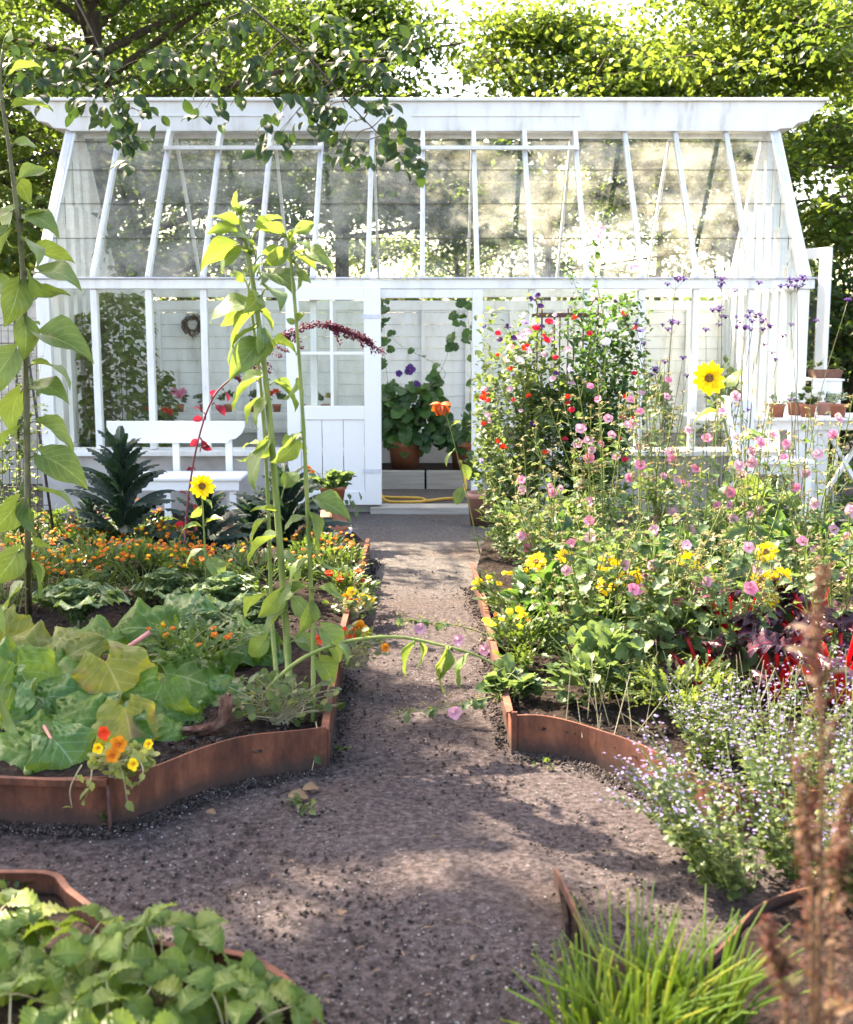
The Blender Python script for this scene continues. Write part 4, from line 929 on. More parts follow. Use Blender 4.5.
# ------------------------------------------------------------------ nasturtiums
def nasturtium(lab, c, rx, ry, rz, n_, fl, trails=(), mat=None, flm=None):
    root = thing('nasturtium_plant', lab, 'nasturtium', c); mb = MB(); st = MB(); O=[]; D=[]
    for _ in range(n_):
        v = unit_ball(); p = Vector((c[0]+v.x*rx, c[1]+v.y*ry, c[2]+max(-.02, rz*(1+v.z)))); O.append(tuple(p)); D.append((rd(-1,1), rd(-1,.4), rd(-.2,.6)))
        if RND.random() < .6: st.tube(curve([Vector(c)+Vector((rd(-.04,.04),rd(-.04,.04),0)), (Vector(c)+p)/2+Vector((rd(-.05,.05),0,rd(0,.05))), p], 6), .0017, .0013, n=4, cap=False)
    leaves(mb, L_ROUND, O, D, [rd(.016,.042) for _ in O], U=np.array([[0,-.5,1.0]])+np.random.normal(0,.4,(len(O),3)))
    for tr in trails:
        st.tube(curve(tr, 14), .0025, .0015, n=5)
        for q in curve(tr, 8)[2:]:
            if RND.random() < .5: leaves(mb, L_SMALL, [q], [(rd(-1,1), -.3, rd(-1,.3))], [rd(.02,.045)])
    st.build('stem', STRAWST, root); mb.build('foliage', mat or MINT, root)
    for (p, k, s_) in fl: put(NAS[k], 'flower', root, p, (rd(-.5,.5), -1, rd(.1,.7)), s_)
    return root
YELF = leafmat('nasturtium_leaf_pale', (.16,.20,.05), (.24,.27,.07), (.34,.34,.10), tr=(.6,.65,.12), tf=.45)
c = P(122, 752, 3.74); c.z = .17
nasturtium('straggly nasturtium spilling over the front rusty edging with orange flowers', tuple(c), .115, .07, .05, 170, [(P(118,745,3.68),0,.8), (P(105,733,3.72),2,.7), (P(98,748,3.68),1,.5), (P(112,756,3.66),0,.7), (P(134,764,3.66),1,.6), (P(149,744,3.75),1,.5)],
    [(P(82,765,3.70), P(76,775,3.68), P(70,790,3.67), P(72,808,3.67)), (P(120,765,3.69), P(124,780,3.67), P(127,800,3.67)), (P(92,770,3.69), P(90,785,3.67), P(86,797,3.67)), (P(140,760,3.7), P(143,772,3.67), P(138,785,3.67))], mat=YELF)
c = G(352, 618, .1)
nasturtium('nasturtium with yellow flowers leaning over the path side edging, farther back', tuple(c), .15, .12, .08, 90, [(P(352,592,6.3),1,.9), (P(362,598,6.3),1,.9), (P(357,603,6.25),0,.8), (P(370,600,6.3),1,.8), (P(346,598,6.3),0,.8)])
c = G(352, 668, .1)
nasturtium('nasturtium with scarlet and orange flowers beside the arching stem', tuple(c), .17, .14, .10, 120, [(P(349,634,5.3),2,1.1), (P(359,628,5.3),0,1.0), (P(356,635,5.3),0,1.0), (P(385,648,5.2),0,.6), (P(364,631,5.3),1,.9), (P(320,640,5.4),2,.7)])
c = G(280, 722, .1)
nasturtium('leafy nasturtium without flowers around the feet of the tall sunflowers', tuple(c), .26, .14, .10, 190, [], [(P(316,722,4.35), P(318,740,4.25), P(312,770,4.2), P(308,792,4.15))])

# ------------------------------------------------------------------ amaranth
YAm = 6.9
root = thing('amaranth_plant', 'tall burgundy amaranth whose plume arches right in front of the door', 'amaranth', G(184, 592, BZ))
ac = [G(184, 592, BZ), P(186, 520, YAm), P(196, 450, YAm), P(212, 400, YAm), P(235, 375, YAm), P(262, 352, YAm), P(290, 333, YAm), P(320, 324, YAm), P(350, 332, YAm), P(385, 353, YAm)]
st = MB(); cc = curve(ac, 60); st.tube(cc, .0065, .0025, n=7)
lf = MB()
for (a, b) in (((206,418),(190,402)), ((206,420),(188,420)), ((212,402),(214,384)), ((202,440),(186,448)), ((200,452),(212,440)), ((190,500),(176,488)), ((190,505),(206,515)), ((188,530),(170,520)), ((198,440),(215,455)), ((188,520),(200,535)), ((222,390),(232,405)), ((195,470),(184,470)), ((212,405),(230,418))):
    sun_leaf(lf, st, a, (a[0]+(b[0]-a[0])*.75, a[1]+(b[1]-a[1])*.75), YAm, YAm-.05, t=L_OVAL)
st.build('stem', AMST, root); lf.build('foliage', AMAR, root)
tas = MB(); O=[]; D=[]
def tassel(pts, rad, n_):
    L_ = len(pts)-1
    for k in range(n_):
        t = rd(0,1); i = min(L_-1, int(t*L_)); p = pts[i].lerp(pts[i+1], t*L_-i); v = unit_ball()*rad*(1-.55*t); O.append(tuple(p+v)); D.append(tuple(v.normalized()+Vector((0,0,-.3))))
m = [p for p in cc[int(len(cc)*.62):]]; tassel(m, .022, 700)
for i in range(26):
    q = cc[int(len(cc)*rd(.45,.96))]; L2 = rd(.05,.17); e = q + Vector((L2*rd(.3,1), rd(-.03,.03), -L2*rd(.2,.8))); tassel([q, (q+e)/2+Vector((0,0,.01)), e], .012, 70)
leaves(tas, L_SMALL, O, D, [rd(.010,.018) for _ in O]); tas.build('flower_plume', AMARF, root)

# ------------------------------------------------------------------ mallows of the right bed
MG = 'pink mallows in the right bed'
def mallow(lab, bpx, bY, tops, nfl, leafden=1.0, big=1.0, mat=MALLOW):
    tops = [(x+rd(-8,8), y-(38 if y < 520 else 18)+rd(-22,22)) for x, y in tops for _ in range(2)]; nfl = int(nfl*1.7)
    b = P(bpx, 650, bY); b.z = BZ; root = thing('mallow_plant', lab, 'mallow', b, MG); st = MB(); lf = MB(); O=[]; D=[]; S=[]; fpos = []; tan = []
    for (tx, ty) in tops:
        Yt = bY + rd(-.25, .25); e = P(tx, ty, Yt); bb = b + Vector((rd(-.06,.06), rd(-.06,.06), 0)); mid = (bb+e)/2 + Vector((rd(-.05,.05), rd(-.05,.05), .04))
        c_ = curve([bb, mid, e], 30); st.tube(c_, .0055, .002, n=5)
        for i in range(int(17*leafden)):
            t = rd(.06, .92)**.9; p = c_[int(t*(len(c_)-1))]; a = rd(0, 2*pi); L2 = rd(.03,.10)*(1.15-t*.6)
            q = p + Vector((cos(a)*L2, sin(a)*L2, rd(-.01,.05))); st.tube([p, q], .0013, n=3, cap=False); O.append(tuple(q)); D.append((cos(a), sin(a), rd(-.7,.2))); S.append(rd(.03,.075)*(1.15-t*.75)*big)
        for i in range(15):
            t = rd(.4, 1); p = c_[int(t*(len(c_)-1))]; a = rd(0,2*pi); L2 = rd(.02,.15)*(1.3-t); q = p + Vector((cos(a)*L2, sin(a)*L2, rd(.01,.09)))
            st.tube([p, q], .0012, n=3, cap=False); (fpos if RND.random() < .22 else tan).append(q)
    leaves(lf, L_LOBE, O, D, S); O2=[]; D2=[]
    for q in tan:
        for k in range(6): a=rd(0,2*pi); O2.append(tuple(q)); D2.append((cos(a), sin(a), rd(-.2,1.2)))
    leaves(lf, L_SMALL, O2, D2, [rd(.014,.024) for _ in O2], m=1)
    st.build('stem', SUNSTEM, root); lf.build('foliage', [mat, TAN], root)
    RND.shuffle(fpos)
    for q in fpos[:nfl]: put(RND.choice(MAL), 'flower', root, q, (rd(-.6,.6), -1, rd(0,.9)), rd(.6,.95), rd(0,6))
    return root
mallow('mallow leaning towards the doorway at the left side of the right bed', 560, 6.1, [(503,470),(520,500),(486,520),(540,470),(512,540),(560,500)], 7)
mallow('mallow in front of the rusty sweet pea trellis', 600, 6.5, [(555,440),(585,430),(605,410),(570,480),(620,450),(590,500)], 9)
mallow('mallow directly left of the large high sunflower', 640, 6.2, [(640,420),(660,395),(625,460),(670,430),(650,480),(690,450)], 9)
mallow('mallow directly below the large high sunflower', 690, 6.0, [(700,470),(715,450),(680,490),(735,490),(665,510)], 8)
mallow('mallow in front of the white garden chair', 735, 6.2, [(738,440),(760,470),(775,445),(750,500),(790,490)], 9)
mallow('mallow in front of the potting table legs', 800, 6.0, [(805,460),(780,500),(830,480),(850,450),(815,520)], 8)
mallow('lower leafy mallow over the front corner of the right bed', 590, 5.2, [(560,560),(585,540),(610,560),(540,590),(640,540)], 4, 1.2, 1.25)
mallow('lower leafy mallow in the middle front of the right bed', 660, 5.1, [(650,560),(680,540),(705,560),(630,600),(720,530)], 4, 1.2, 1.25)
mallow('lower leafy mallow in front of the red chard', 730, 5.0, [(730,570),(760,550),(700,590),(780,580)], 3, 1.1, 1.2)
mallow('lower leafy mallow at the right frame edge', 830, 5.0, [(820,540),(850,520),(800,570),(870,560)], 4, 1.0, 1.2)
# two thin stems lying over the path
for lab, pts, Y_ in (('thin mallow stem reaching low over the path, upper one', [(532,655),(500,640),(460,626),(425,622),(400,619)], 5.5), ('thin mallow stem reaching low over the path, lower one with pale buds', [(560,690),(520,692),(470,702),(430,710),(393,713)], 4.75)):
    root = thing('mallow_plant', lab, 'mallow', P(*pts[0], Y_)); st = MB(); lf = MB(); c_ = curve([P(x, y, Y_) for x, y in pts], 30); st.tube(c_, .004, .0015, n=5)
    st.tube([c_[0], Vector((c_[0].x+.05, c_[0].y+.05, BZ))], .004, .005, n=5); O=[]; D=[]; O2=[]; D2=[]
    for p in c_[2:]:
        for _ in range(2):
            q = p + Vector((rd(-.03,.03), rd(-.02,.02), rd(-.03,.04))); st.tube([p, q], .001, n=3, cap=False); O2 += [tuple(q)]*3; D2 += [tuple(unit_ball()+Vector((0,0,.3))) for _ in range(3)]
        if RND.random() < .45: O.append(tuple(p)); D.append((rd(-1,1), rd(-1,0), rd(-.8,.2)))
    leaves(lf, L_LOBE, O, D, [rd(.03,.06) for _ in O]); leaves(lf, L_SMALL, O2, D2, [.014]*len(O2), m=1); st.build('stem', SUNSTEM, root); lf.build('foliage', [MALLOW, TAN], root)
    for (x, y) in (((420,629),(459,640),(485,650)) if 'upper' in lab else ((455,713),)): put(MAL[0], 'flower', root, P(x, y, Y_-.03), (rd(-.6,.4), -1, .4), .9)

# ------------------------------------------------------------------ trellis and sweet peas
YT = 8.5
tr = thing('plant_trellis', 'rusty iron trellis with curled rod tops carrying the sweet peas', 'trellis', (P(572,540,YT).x, YT, BZ))
for dy in (0, .35):
    mb = MB()
    for i, px in enumerate((542, 560, 574, 590, 598)):
        x = P(px, 315, YT).x; tp = P(px, (300,312,303,308,300)[i], YT).z
        pts = [(x, YT+dy, 0), (x, YT+dy, tp-.03)]
        if i in (0, 4): s_ = -1 if i == 0 else 1; pts += [(x+s_*.01, YT+dy, tp), (x+s_*.035, YT+dy, tp+.015), (x+s_*.055, YT+dy, tp)]
        mb.tube(pts, .006, n=6)
    mb.build('upright_rods', RUST2, tr); mb = MB(); z_ = P(570, 315, YT).z
    mb.box((P(536,315,YT).x, YT+dy-.006, z_-.014), (P(601,315,YT).x, YT+dy+.008, z_+.014)); mb.box((P(536,315,YT).x, YT+dy-.006, z_-.75), (P(601,315,YT).x, YT+dy+.008, z_-.73)); mb.build('cross_rail', RUST2, tr, smooth=False)
PG = 'sweet peas climbing the rusty trellis'
def sweetpea(lab, bpx, bY, region, n_, fl, mat=PEA, seed=0, tendril=50):
    b = P(bpx, 560, bY); b.z = BZ; root = thing('sweet_pea_plant', lab, 'sweet pea', b, PG); st = MB(); lf = MB(); O=[]; D=[]
    for k in range(26):
        (x0, y0, x1, y1) = region; e = P(rd(x0,x1), rd(y0, y0+(y1-y0)*.55), bY+rd(-.28,.28)); m1 = b.lerp(e, .35)+Vector((rd(-.1,.1), rd(-.1,.1), 0)); m2 = b.lerp(e, .7)+Vector((rd(-.08,.08), rd(-.08,.08), 0))
        c_ = curve([b+Vector((rd(-.15,.15), rd(-.1,.1), 0)), m1, m2, e], 24); st.tube(c_, .003, .0013, n=4, cap=False)
        for _ in range(n_//26):
            p = c_[RND.randrange(2, len(c_))] + unit_ball()*.08; O.append(tuple(p)); D.append((rd(-1,1), rd(-1,1), rd(-.6,.8)))
    for _ in range(tendril*2):
        p = Vector(RND.choice(O)); q = p + unit_ball()*.12 + Vector((0,0,.05)); st.tube(curve([p, (p+q)/2+unit_ball()*.05, q], 8), .0012, .0008, n=3, cap=False)
    leaves(lf, L_OVAL, O, D, [rd(.03,.07) for _ in O]); st.build('stem', STRAWST, root); lf.build('foliage', mat, root)
    fl = list(fl) + [(rd(region[0], region[2]-10), rd(region[1]+5, region[1]+(region[3]-region[1])*.75), RND.choice(('crim','red','pink','white','crim','lil','purp','pink')), rd(.7,1.05)) for _ in range(22)]
    for (x, y, k, s_) in fl: put(PEAF[k], 'flower', root, P(x, y, bY-.3+rd(-.05,.05)), (rd(-.5,.5), -.4, .9), s_, rd(-1,1))
sweetpea('sweet pea on the left of the trellis with red, white and dark purple flowers', 515, 8.2, (474,305,565,520), 4600,
    [(508,328,'purp',1),(514,340,'purp',1),(532,300,'purp',.9),(538,297,'purp',.9),(541,308,'purp',1),(526,324,'lil',1.1),(520,340,'pink',1.5),(527,335,'pink',1.4),(510,350,'salm',1.3),(505,362,'salm',1.2),(524,350,'red',1.1),(535,330,'crim',1.2),(519,363,'white',1.4),(485,395,'red',1.2),(482,400,'red',1.1),(488,402,'red',.9),(483,425,'red',.9),(549,324,'crim',1.2),(546,342,'crim',1.1),(498,443,'red',1),(503,449,'red',1.1),(499,335,'crim',1)])
sweetpea('sweet pea spreading over the middle and right of the trellis with crimson and lilac flowers', 580, 8.3, (535,300,650,530), 5200,
    [(555,359,'crim',.9),(570,372,'lil',1.1),(556,375,'purp',.9),(568,352,'pink',1.2),(605,345,'white',1.6),(612,330,'white',1.5),(598,362,'white',1.1),(567,405,'crim',1),(571,412,'crim',1.1),(622,419,'crim',1),(628,425,'crim',1.1),(620,440,'crim',.9),(636,437,'crim',.9),(634,375,'crim',.9),(566,352,'lil',.8),(640,395,'pink',1.1),(597,240,'pink',1.4),(601,232,'pink',1.3),(600,236,'pink',1.1),(635,270,'pink',1.2)], mat=DKGREEN)
# long runner of the sweet pea up to the top flowers
st = MB(); lf = MB(); cps = [P(600,420,8.1), P(606,340,8.1), P(598,290,8.05), P(593,262,8.05), P(599,236,8.05)]; c_ = curve(cps, 24); st.tube(c_, .003, .0015, n=4); c2 = curve([P(585,400,8.1), P(590,320,8.1), P(575,285,8.1), P(566,262,8.1)], 20); st.tube(c2, .0025, .001, n=4)
O=[]; D=[]
for p in c_[1:]+c2[1:]:
    for _ in range(2): O.append(tuple(p+unit_ball()*.03)); D.append((rd(-1,1), rd(-1,0), rd(-.4,.6)))
root = thing('sweet_pea_plant', 'lone sweet pea shoots climbing above the trellis past the eaves line', 'sweet pea', P(600,420,8.1), PG)
leaves(lf, L_OVAL, O, D, [rd(.03,.065) for _ in O]); st.build('stem', SUNSTEM, root); lf.build('foliage', DKGREEN, root)

# ------------------------------------------------------------------ verbena
VG = 'purple verbenas in the right bed'
def verbena(lab, bpx, bY, heads):
    b = P(bpx, 600, bY); b.z = BZ; root = thing('verbena_plant', lab, 'verbena', b, VG); st = MB(); 
    tops = []
    for (x, y, k) in heads:
        e = P(x, y, bY+rd(-.15,.15)); hb = max(b.z+.3, e.z - rd(.5, .9)); f = Vector((b.x+(e.x-b.x)*.45+rd(-.03,.03), b.y+rd(-.1,.1), hb))
        st.tube(curve([b+Vector((rd(-.05,.05), rd(-.05,.05), 0)), f, e], 12), .0035, .0016, n=4); tops.append((e, k))
        if k == 0:
            for _ in range(4):
                q = e + Vector((rd(-.06,.06), rd(-.04,.04), rd(-.05,.02))); st.tube([e-Vector((0,0,.08)), q], .0012, n=3, cap=False); tops.append((q, RND.choice((1,1,2))))
    st.build('stem', DKSTEM, root)
    for e, k in tops: put(VB[k], 'flower', root, e, (rd(-.2,.2), rd(-.5,0), 1), rd(.9,1.15))
verbena('verbena with wide-spread dark stems right of the trellis', 660, 8.0, [(676,278,0),(616,301,1),(672,323,0),(644,344,2),(683,358,1),(687,376,1),(636,324,2),(655,370,0),(665,362,1)])
verbena('tallest verbena rising above the eaves beside the large sunflower', 712, 7.9, [(722,279,0),(759,283,1),(735,291,1),(719,310,0),(719,325,1),(736,317,2),(706,330,1),(737,398,2),(748,410,2)])
verbena('verbena with clustered purple heads left of the greenhouse corner', 745, 8.0, [(756,317,0),(745,328,0),(762,322,0),(783,336,1),(740,322,1),(750,312,1),(772,353,1),(775,360,2),(764,345,2)])
verbena('verbena with one tall straight stem in front of the greenhouse corner post', 792, 8.0, [(791,282,0),(791,325,1),(816,321,1),(797,280,0),(790,400,2),(848,300,1)])

# ------------------------------------------------------------------ chard, catmint, chives, strawberries, dock
def chard(lab, px, py, n_, seed, s_=1.0, fl=()):
    g = G(px, py, BZ); root = thing('chard_plant', lab, 'chard', g, 'red chard in the right bed'); r_ = random.Random(seed)
    for k in range(n_):
        a = k*2.399; el = r_.uniform(.6, 1.35); L1 = r_.uniform(.16,.30)*s_; d = Vector((cos(a)*cos(el), sin(a)*cos(el), sin(el))); q = g + d*L1
        st = MB(); st.tube(curve([g+Vector((cos(a)*.015, sin(a)*.015, 0)), g+d*L1*.5+Vector((0,0,.01)), q], 6), .012, .008, n=6); s0 = st.build('stalk', REDST, root)
        lf = MB(); d2 = (d + Vector((cos(a)*.6, sin(a)*.6, -.2))).normalized(); leaves(lf, L_CHARD, [q-d*.01], [d2], [r_.uniform(.11,.18)*s_], U=np.array([[-cos(a)*.4+r_.uniform(-.4,.4), -sin(a)*.4-.3, 1]])); lf.build('leaf_blade', CHARD, s0)
chard('red chard with glowing scarlet stalks at the right frame edge', 838, 706, 18, 1, 1.15)
chard('red chard with dark crinkled leaves behind the catmint, left of the glowing one', 775, 700, 12, 2, 1.05)
chard('red chard farther back with scarlet leaf tips showing between mallow stems', 735, 650, 14, 3, 1.1)
chard('dark red chard farthest back near the frame edge', 812, 650, 18, 4, 1.1)
chard('small red chard beside the middle mallow stems', 705, 690, 12, 5, .8)
def mesh_none(): pass
LILT = L_SMALL
def catmint(lab, g, n_, hgt, spread, seed, lean=(0,0)):
    root = thing('catmint_plant', lab, 'catmint', g, 'lilac catmint in the lower right'); r_ = random.Random(seed); st = MB(); lf = MB(); O=[]; D=[]; S=[]; FO=[]; FD=[]
    for k in range(n_):
        a = r_.uniform(0, 2*pi); q = sqrt(r_.random())*spread; e = Vector(g)+Vector((cos(a)*q+lean[0], sin(a)*q+lean[1], hgt*r_.uniform(.55,1.05)))
        b = Vector(g)+Vector((cos(a)*q*.3, sin(a)*q*.3, 0)); c_ = curve([b, (b+e)/2+Vector((0,0,.04)), e], 22); st.tube(c_, .0022, .001, n=4, cap=False)
        for i, p in enumerate(c_):
            t = i/len(c_)
            if t < .72:
                for _ in range(2): aa = r_.uniform(0,2*pi); O.append(tuple(p+Vector((cos(aa)*.012, sin(aa)*.012, 0)))); D.append((cos(aa), sin(aa), r_.uniform(-.3,.6))); S.append(r_.uniform(.012,.028)*(1.2-t*.7))
            if t > .45:
                for _ in range(r_.choice((1,1,2))): aa = r_.uniform(0,2*pi); FO.append(tuple(p+Vector((cos(aa)*.012, sin(aa)*.012, r_.uniform(-.01,.01))))); FD.append((cos(aa), sin(aa), r_.uniform(-.1,.5)))
    leaves(lf, L_LOBE, O, D, S); st.build('stem', SUNSTEM, root); lf.build('foliage', MINT, root); fb = MB(); leaves(fb, LILT, FO, FD, [r_.uniform(.008,.014) for _ in FO]); f = fb.build('flowers', LILACP, root); f['kind'] = 'stuff'
LILACP = petal('pale_lilac_petal', (.22,.17,.40), (.36,.30,.54), (.6,.5,.85))
for i, (px, py, n_, h, s_, ln, lab) in enumerate(((735, 880, 20, .44, .28, (-.10,0), 'catmint bulging leftwards over the curved right edging'), (800, 870, 22, .54, .30, (0,0), 'catmint in the middle behind the blurred red dock'), (690, 840, 16, .30, .24, (-.12,0), 'catmint with the palest lilac spikes leaning over the path'), (770, 800, 24, .52, .34, (0,0), 'catmint growing inside the right bed behind the edging'), (850, 820, 22, .54, .32, (0,0), 'catmint at the right frame edge'), (715, 775, 20, .36, .18, (-.05,0), 'thin catmint before the low mallows'), (850, 900, 30, .3, .2, (0,0), 'low catmint below the dock at the right frame edge'))):
    catmint(lab, tuple(G(px, py, .04)), n_, h, s_, 40+i, ln)
def chives(lab, px, Y_, n_, h, spread, seed, m1=CHIVE):
    g = Vector((P(px, 900, Y_).x, Y_, .03)); root = thing('chive_clump', lab, 'chives', g, 'chive clumps at the bottom right'); r_ = random.Random(seed); mb = MB()
    for k in range(n_):
        a = r_.uniform(0,2*pi); q = sqrt(r_.random())*spread*.45; b = g+Vector((cos(a)*q, sin(a)*q, 0)); L_ = h*r_.uniform(.5,1.15); lean = r_.uniform(.05,.75)
        e = b+Vector((cos(a)*L_*lean, sin(a)*L_*lean, L_*(1-lean*.35))); mid = (b+e)/2+Vector((-cos(a)*L_*lean*.15, -sin(a)*L_*lean*.15, .02)); mb.tube(curve([b, mid, e], 7), .0056, .0014, n=4, cap=False)
    mb.build('blades', m1, root)
chives('chive clump in the middle of the grassy blades at the bottom right', 640, 2.45, 95, .30, .22, 1)
chives('chive clump at the right of the grassy blades', 706, 2.5, 80, .27, .18, 2)
chives('chive clump at the left of the grassy blades, leaning over the path', 594, 2.4, 65, .24, .18, 3)
chives('sparse chive clump nearest the frame bottom', 655, 2.25, 70, .22, .2, 4)
def strawberry(lab, px, py, z, n_, spread, h, seed, ls=.088):
    g = G(px, py, z); root = thing('strawberry_plant', lab, 'strawberry', g, 'strawberry plants at the bottom left'); r_ = random.Random(seed); st = MB(); lf = MB(); O=[]; D=[]; S=[]; U=[]
    for k in range(n_):
        a = k*2.399; q = sqrt((k+.5)/n_)*spread; e = g+Vector((cos(a)*q, sin(a)*q, h*(1.15-.5*(q/spread)**2)*r_.uniform(.45,1.25))); st.tube(curve([g, (g+e)/2+Vector((0,0,.03)), e], 6), .0026, .0018, n=5)
        n0 = Vector((cos(a)*.45+r_.uniform(-.45,.45), sin(a)*.45-.3+r_.uniform(-.3,.3), 1)).normalized()
        for j in (-1, 0, 1):
            aa = a + j*1.55 + r_.uniform(-.15,.15); d = Vector((cos(aa), sin(aa), 0)); d = d - n0*d.dot(n0); O.append(tuple(e)); D.append(d); S.append(ls*r_.uniform(.75,1.15)); U.append(tuple(n0))
    leaves(lf, L_STRAW, O, D, S, U=np.array(U)); st.build('stem', STRAWST, root); lf.build('foliage', STRAW, root)
for i, (px, py, n_, s_, h, lab) in enumerate(((165, 1010, 15, .20, .17, 'strawberry plant just in front of the left small edging'), (60, 1010, 15, .20, .16, 'strawberry plant near the bottom left corner, behind the nearest one'), (230, 1060, 13, .18, .10, 'strawberry plant reaching right to the path'), (110, 1090, 15, .20, .15, 'strawberry plant in the middle of the patch'), (10, 1110, 14, .2, .16, 'nearest strawberry plant in the bottom left corner'), (-40, 990, 14, .2, .16, 'strawberry plant cut by the left frame edge'), (190,1130,13,.18,.13,'strawberry plant at the bottom frame edge'))):
    strawberry(lab, px, py, .04, n_, s_, h, 60+i)
# blurred red dock, close at right
g = Vector((P(822, 900, 1.55).x, 1.55, .02)); root = thing('dock_plant', 'tall rusty red dock in seed, blurred close at the right', 'dock', g); st = MB(); lf = MB(); O=[]; D=[]; S=[]; O2=[]; D2=[]
for tops in ([P(822,760,1.55), P(815,650,1.55), P(822,570,1.55)], [P(812,900,1.55), P(806,830,1.55), P(800,760,1.55)], [P(835,900,1.6), P(842,850,1.6), P(850,790,1.6)], [P(785,1000,1.55), P(775,960,1.55), P(765,920,1.55)]):
    c_ = curve([g, g.lerp(tops[0], .5)+Vector((.01,0,0))]+tops, 50); st.tube(c_, .0045, .0012, n=6)
    for i, p in enumerate(c_):
        t = i/len(c_)
        for _ in range(3):
            a = rd(0,2*pi); L2 = rd(.02,.055)*(1.1-t); q = p+Vector((cos(a)*L2, sin(a)*L2, L2*.8)); st.tube([p, q], .0008, n=3, cap=False)
            for _ in range(6): O2.append(tuple(p.lerp(q, rd(.2,1.1))+unit_ball()*.010)); D2.append(tuple(unit_ball()))
        if t < .8 and RND.random() < .6: a = rd(0,2*pi); O.append(tuple(p)); D.append((cos(a), sin(a), rd(-.1,.8))); S.append(rd(.03,.06)*(1.2-t*.6))
leaves(lf, L_NARROW, O, D, S); st.build('stem', solid('dock_stem', [(.3,(.10,.04,.02)),(.7,(.16,.10,.04))], 9, .6, .1), root); lf.build('foliage', DOCK, root); sd_ = MB(); leaves(sd_, L_SMALL, O2, D2, [rd(.005,.010) for _ in O2]); f = sd_.build('seeds', DOCKR, root); f['kind'] = 'stuff'

# low filler plants in beds
LG = 'low leafy plants filling the right bed'
for i, (px, py, rx, h, n_, t, s0, s1, mat, lab) in enumerate(((520, 560, .30, .20, 500, L_NARROW, .04, .08, MALLOW, 'feathery grey-green plant at the path edge below the sweet peas'), (560, 640, .3, .22, 260, L_HEART2, .05, .11, DKGREEN, 'low dark leafy plant under the first yellow sunflower'), (640, 640, .35, .24, 300, L_HEART2, .05, .12, MALLOW, 'low grey-green leafy plant under the dark-centred sunflower'), (700, 620, .35, .24, 300, L_LOBE, .05, .10, DKGREEN, 'low lobed plant behind the red chard'), (600, 700, .26, .14, 260, L_LOBE, .04, .07, MALLOW, 'low lobed plant near the front edging'), (680, 720, .25, .12, 360, L_FERN, .04, .08, MINT, 'low feathery plant close behind the front edging'), (560, 590, .3, .3, 360, L_OVAL, .04, .08, PEA, 'bushy green plant at the foot of the trellis'), (640, 580, .35, .3, 360, L_OVAL, .04, .08, MALLOW, 'bushy green plant right of the trellis foot'), (800, 600, .4, .25, 360, L_HEART2, .05, .11, DKGREEN, 'dark leafy plant far right behind the chard'), (740, 580, .4, .3, 380, L_LOBE, .04, .09, MALLOW, 'bushy lobed plant below the white chair'), (505, 700, .12, .08, 90, L_LOBE, .04, .07, MALLOW, 'small leafy tuft at the near end of the path edging'))):
    g = G(px, py, BZ); root = thing('leafy_plant', lab, 'plant', g, LG); mb = MB(); bush(mb, g, rx, rx*.8, h, n_, t, s0, s1, shell=.35); st = MB()
    stems_in(st, g, [g+Vector((rd(-.8,.8)*rx, rd(-.6,.6)*rx, rd(.8,1.8)*h)) for _ in range(12)], .003, .0015); st.build('stem', SUNSTEM, root); mb.build('foliage', mat, root)
# dry straw stems under the mallows
mb = MB()
for _ in range(90):
    g = G(rd(560,800), rd(670,740), BZ); e = g+Vector((rd(-.12,.12), rd(-.1,.1), rd(.03,.28))); mb.tube([g, e], .0022, .0012, n=4, cap=False)
o = mb.build('dry_stalks', STRAWST); tag(o, None, None, kind='stuff')
# weeds and fallen leaves on the path
mb = MB(); O=[]; D=[]; S=[]
for _ in range(420): g = G(rd(20,800), rd(560,1010)); O.append(tuple(g+Vector((0,0,.006)))); D.append((rd(-1,1), rd(-1,1), .1)); S.append(rd(.010,.03)*(.6+rd(0,1)**4))
leaves(mb, L_NARROW, O, D, S, U=np.array([[0,0,1.0]])+np.random.normal(0,.15,(len(O),3))); tag(mb.build('leaf_litter', DRY), None, None, kind='stuff')
for i, (px, py, s_, lab) in enumerate(((112, 820, .06, 'tiny green weed at the foot of the rusty edging below the nasturtium'), (308, 806, .07, 'small weed with a dry curled leaf below the edging corner'), (345, 752, .04, 'tiny seedling on the path right of the edging corner'), (430, 712, .03, 'tiny seedling in the middle of the path'), (545, 770, .04, 'tiny grassy weed under the right edging corner'), (12, 898, .05, 'red-stemmed seedling inside the small left edging'), (665, 985, .07, 'low green weed right of the chives'), (700, 1000, .06, 'low weed between chives and dock'))):
    g = G(px, py, .0 if i not in (5,) else .045); root = thing('weed', lab, 'weed', g); mb = MB(); bush(mb, g, s_, s_, s_*.4, 16, L_SMALL, s_*.4, s_*.7); mb.build('foliage', MINT, root)
mb = MB(); leaves(mb, leafT([.1,.3,.42,.36,.1], 5, 1, .5, .3, .04, 2), [G(288,797,.012), G(303,790,.014), G(206,812,.012), G(340,915,.01)], [(1,.1,0), (1,.4,.05), (.9,-.2,0), (.3,1,0)], [.07,.06,.035,.035], U=np.array([[0,-.2,1.0]]*4)); tag(mb.build('dry_leaves', DRY), None, None, kind='stuff')

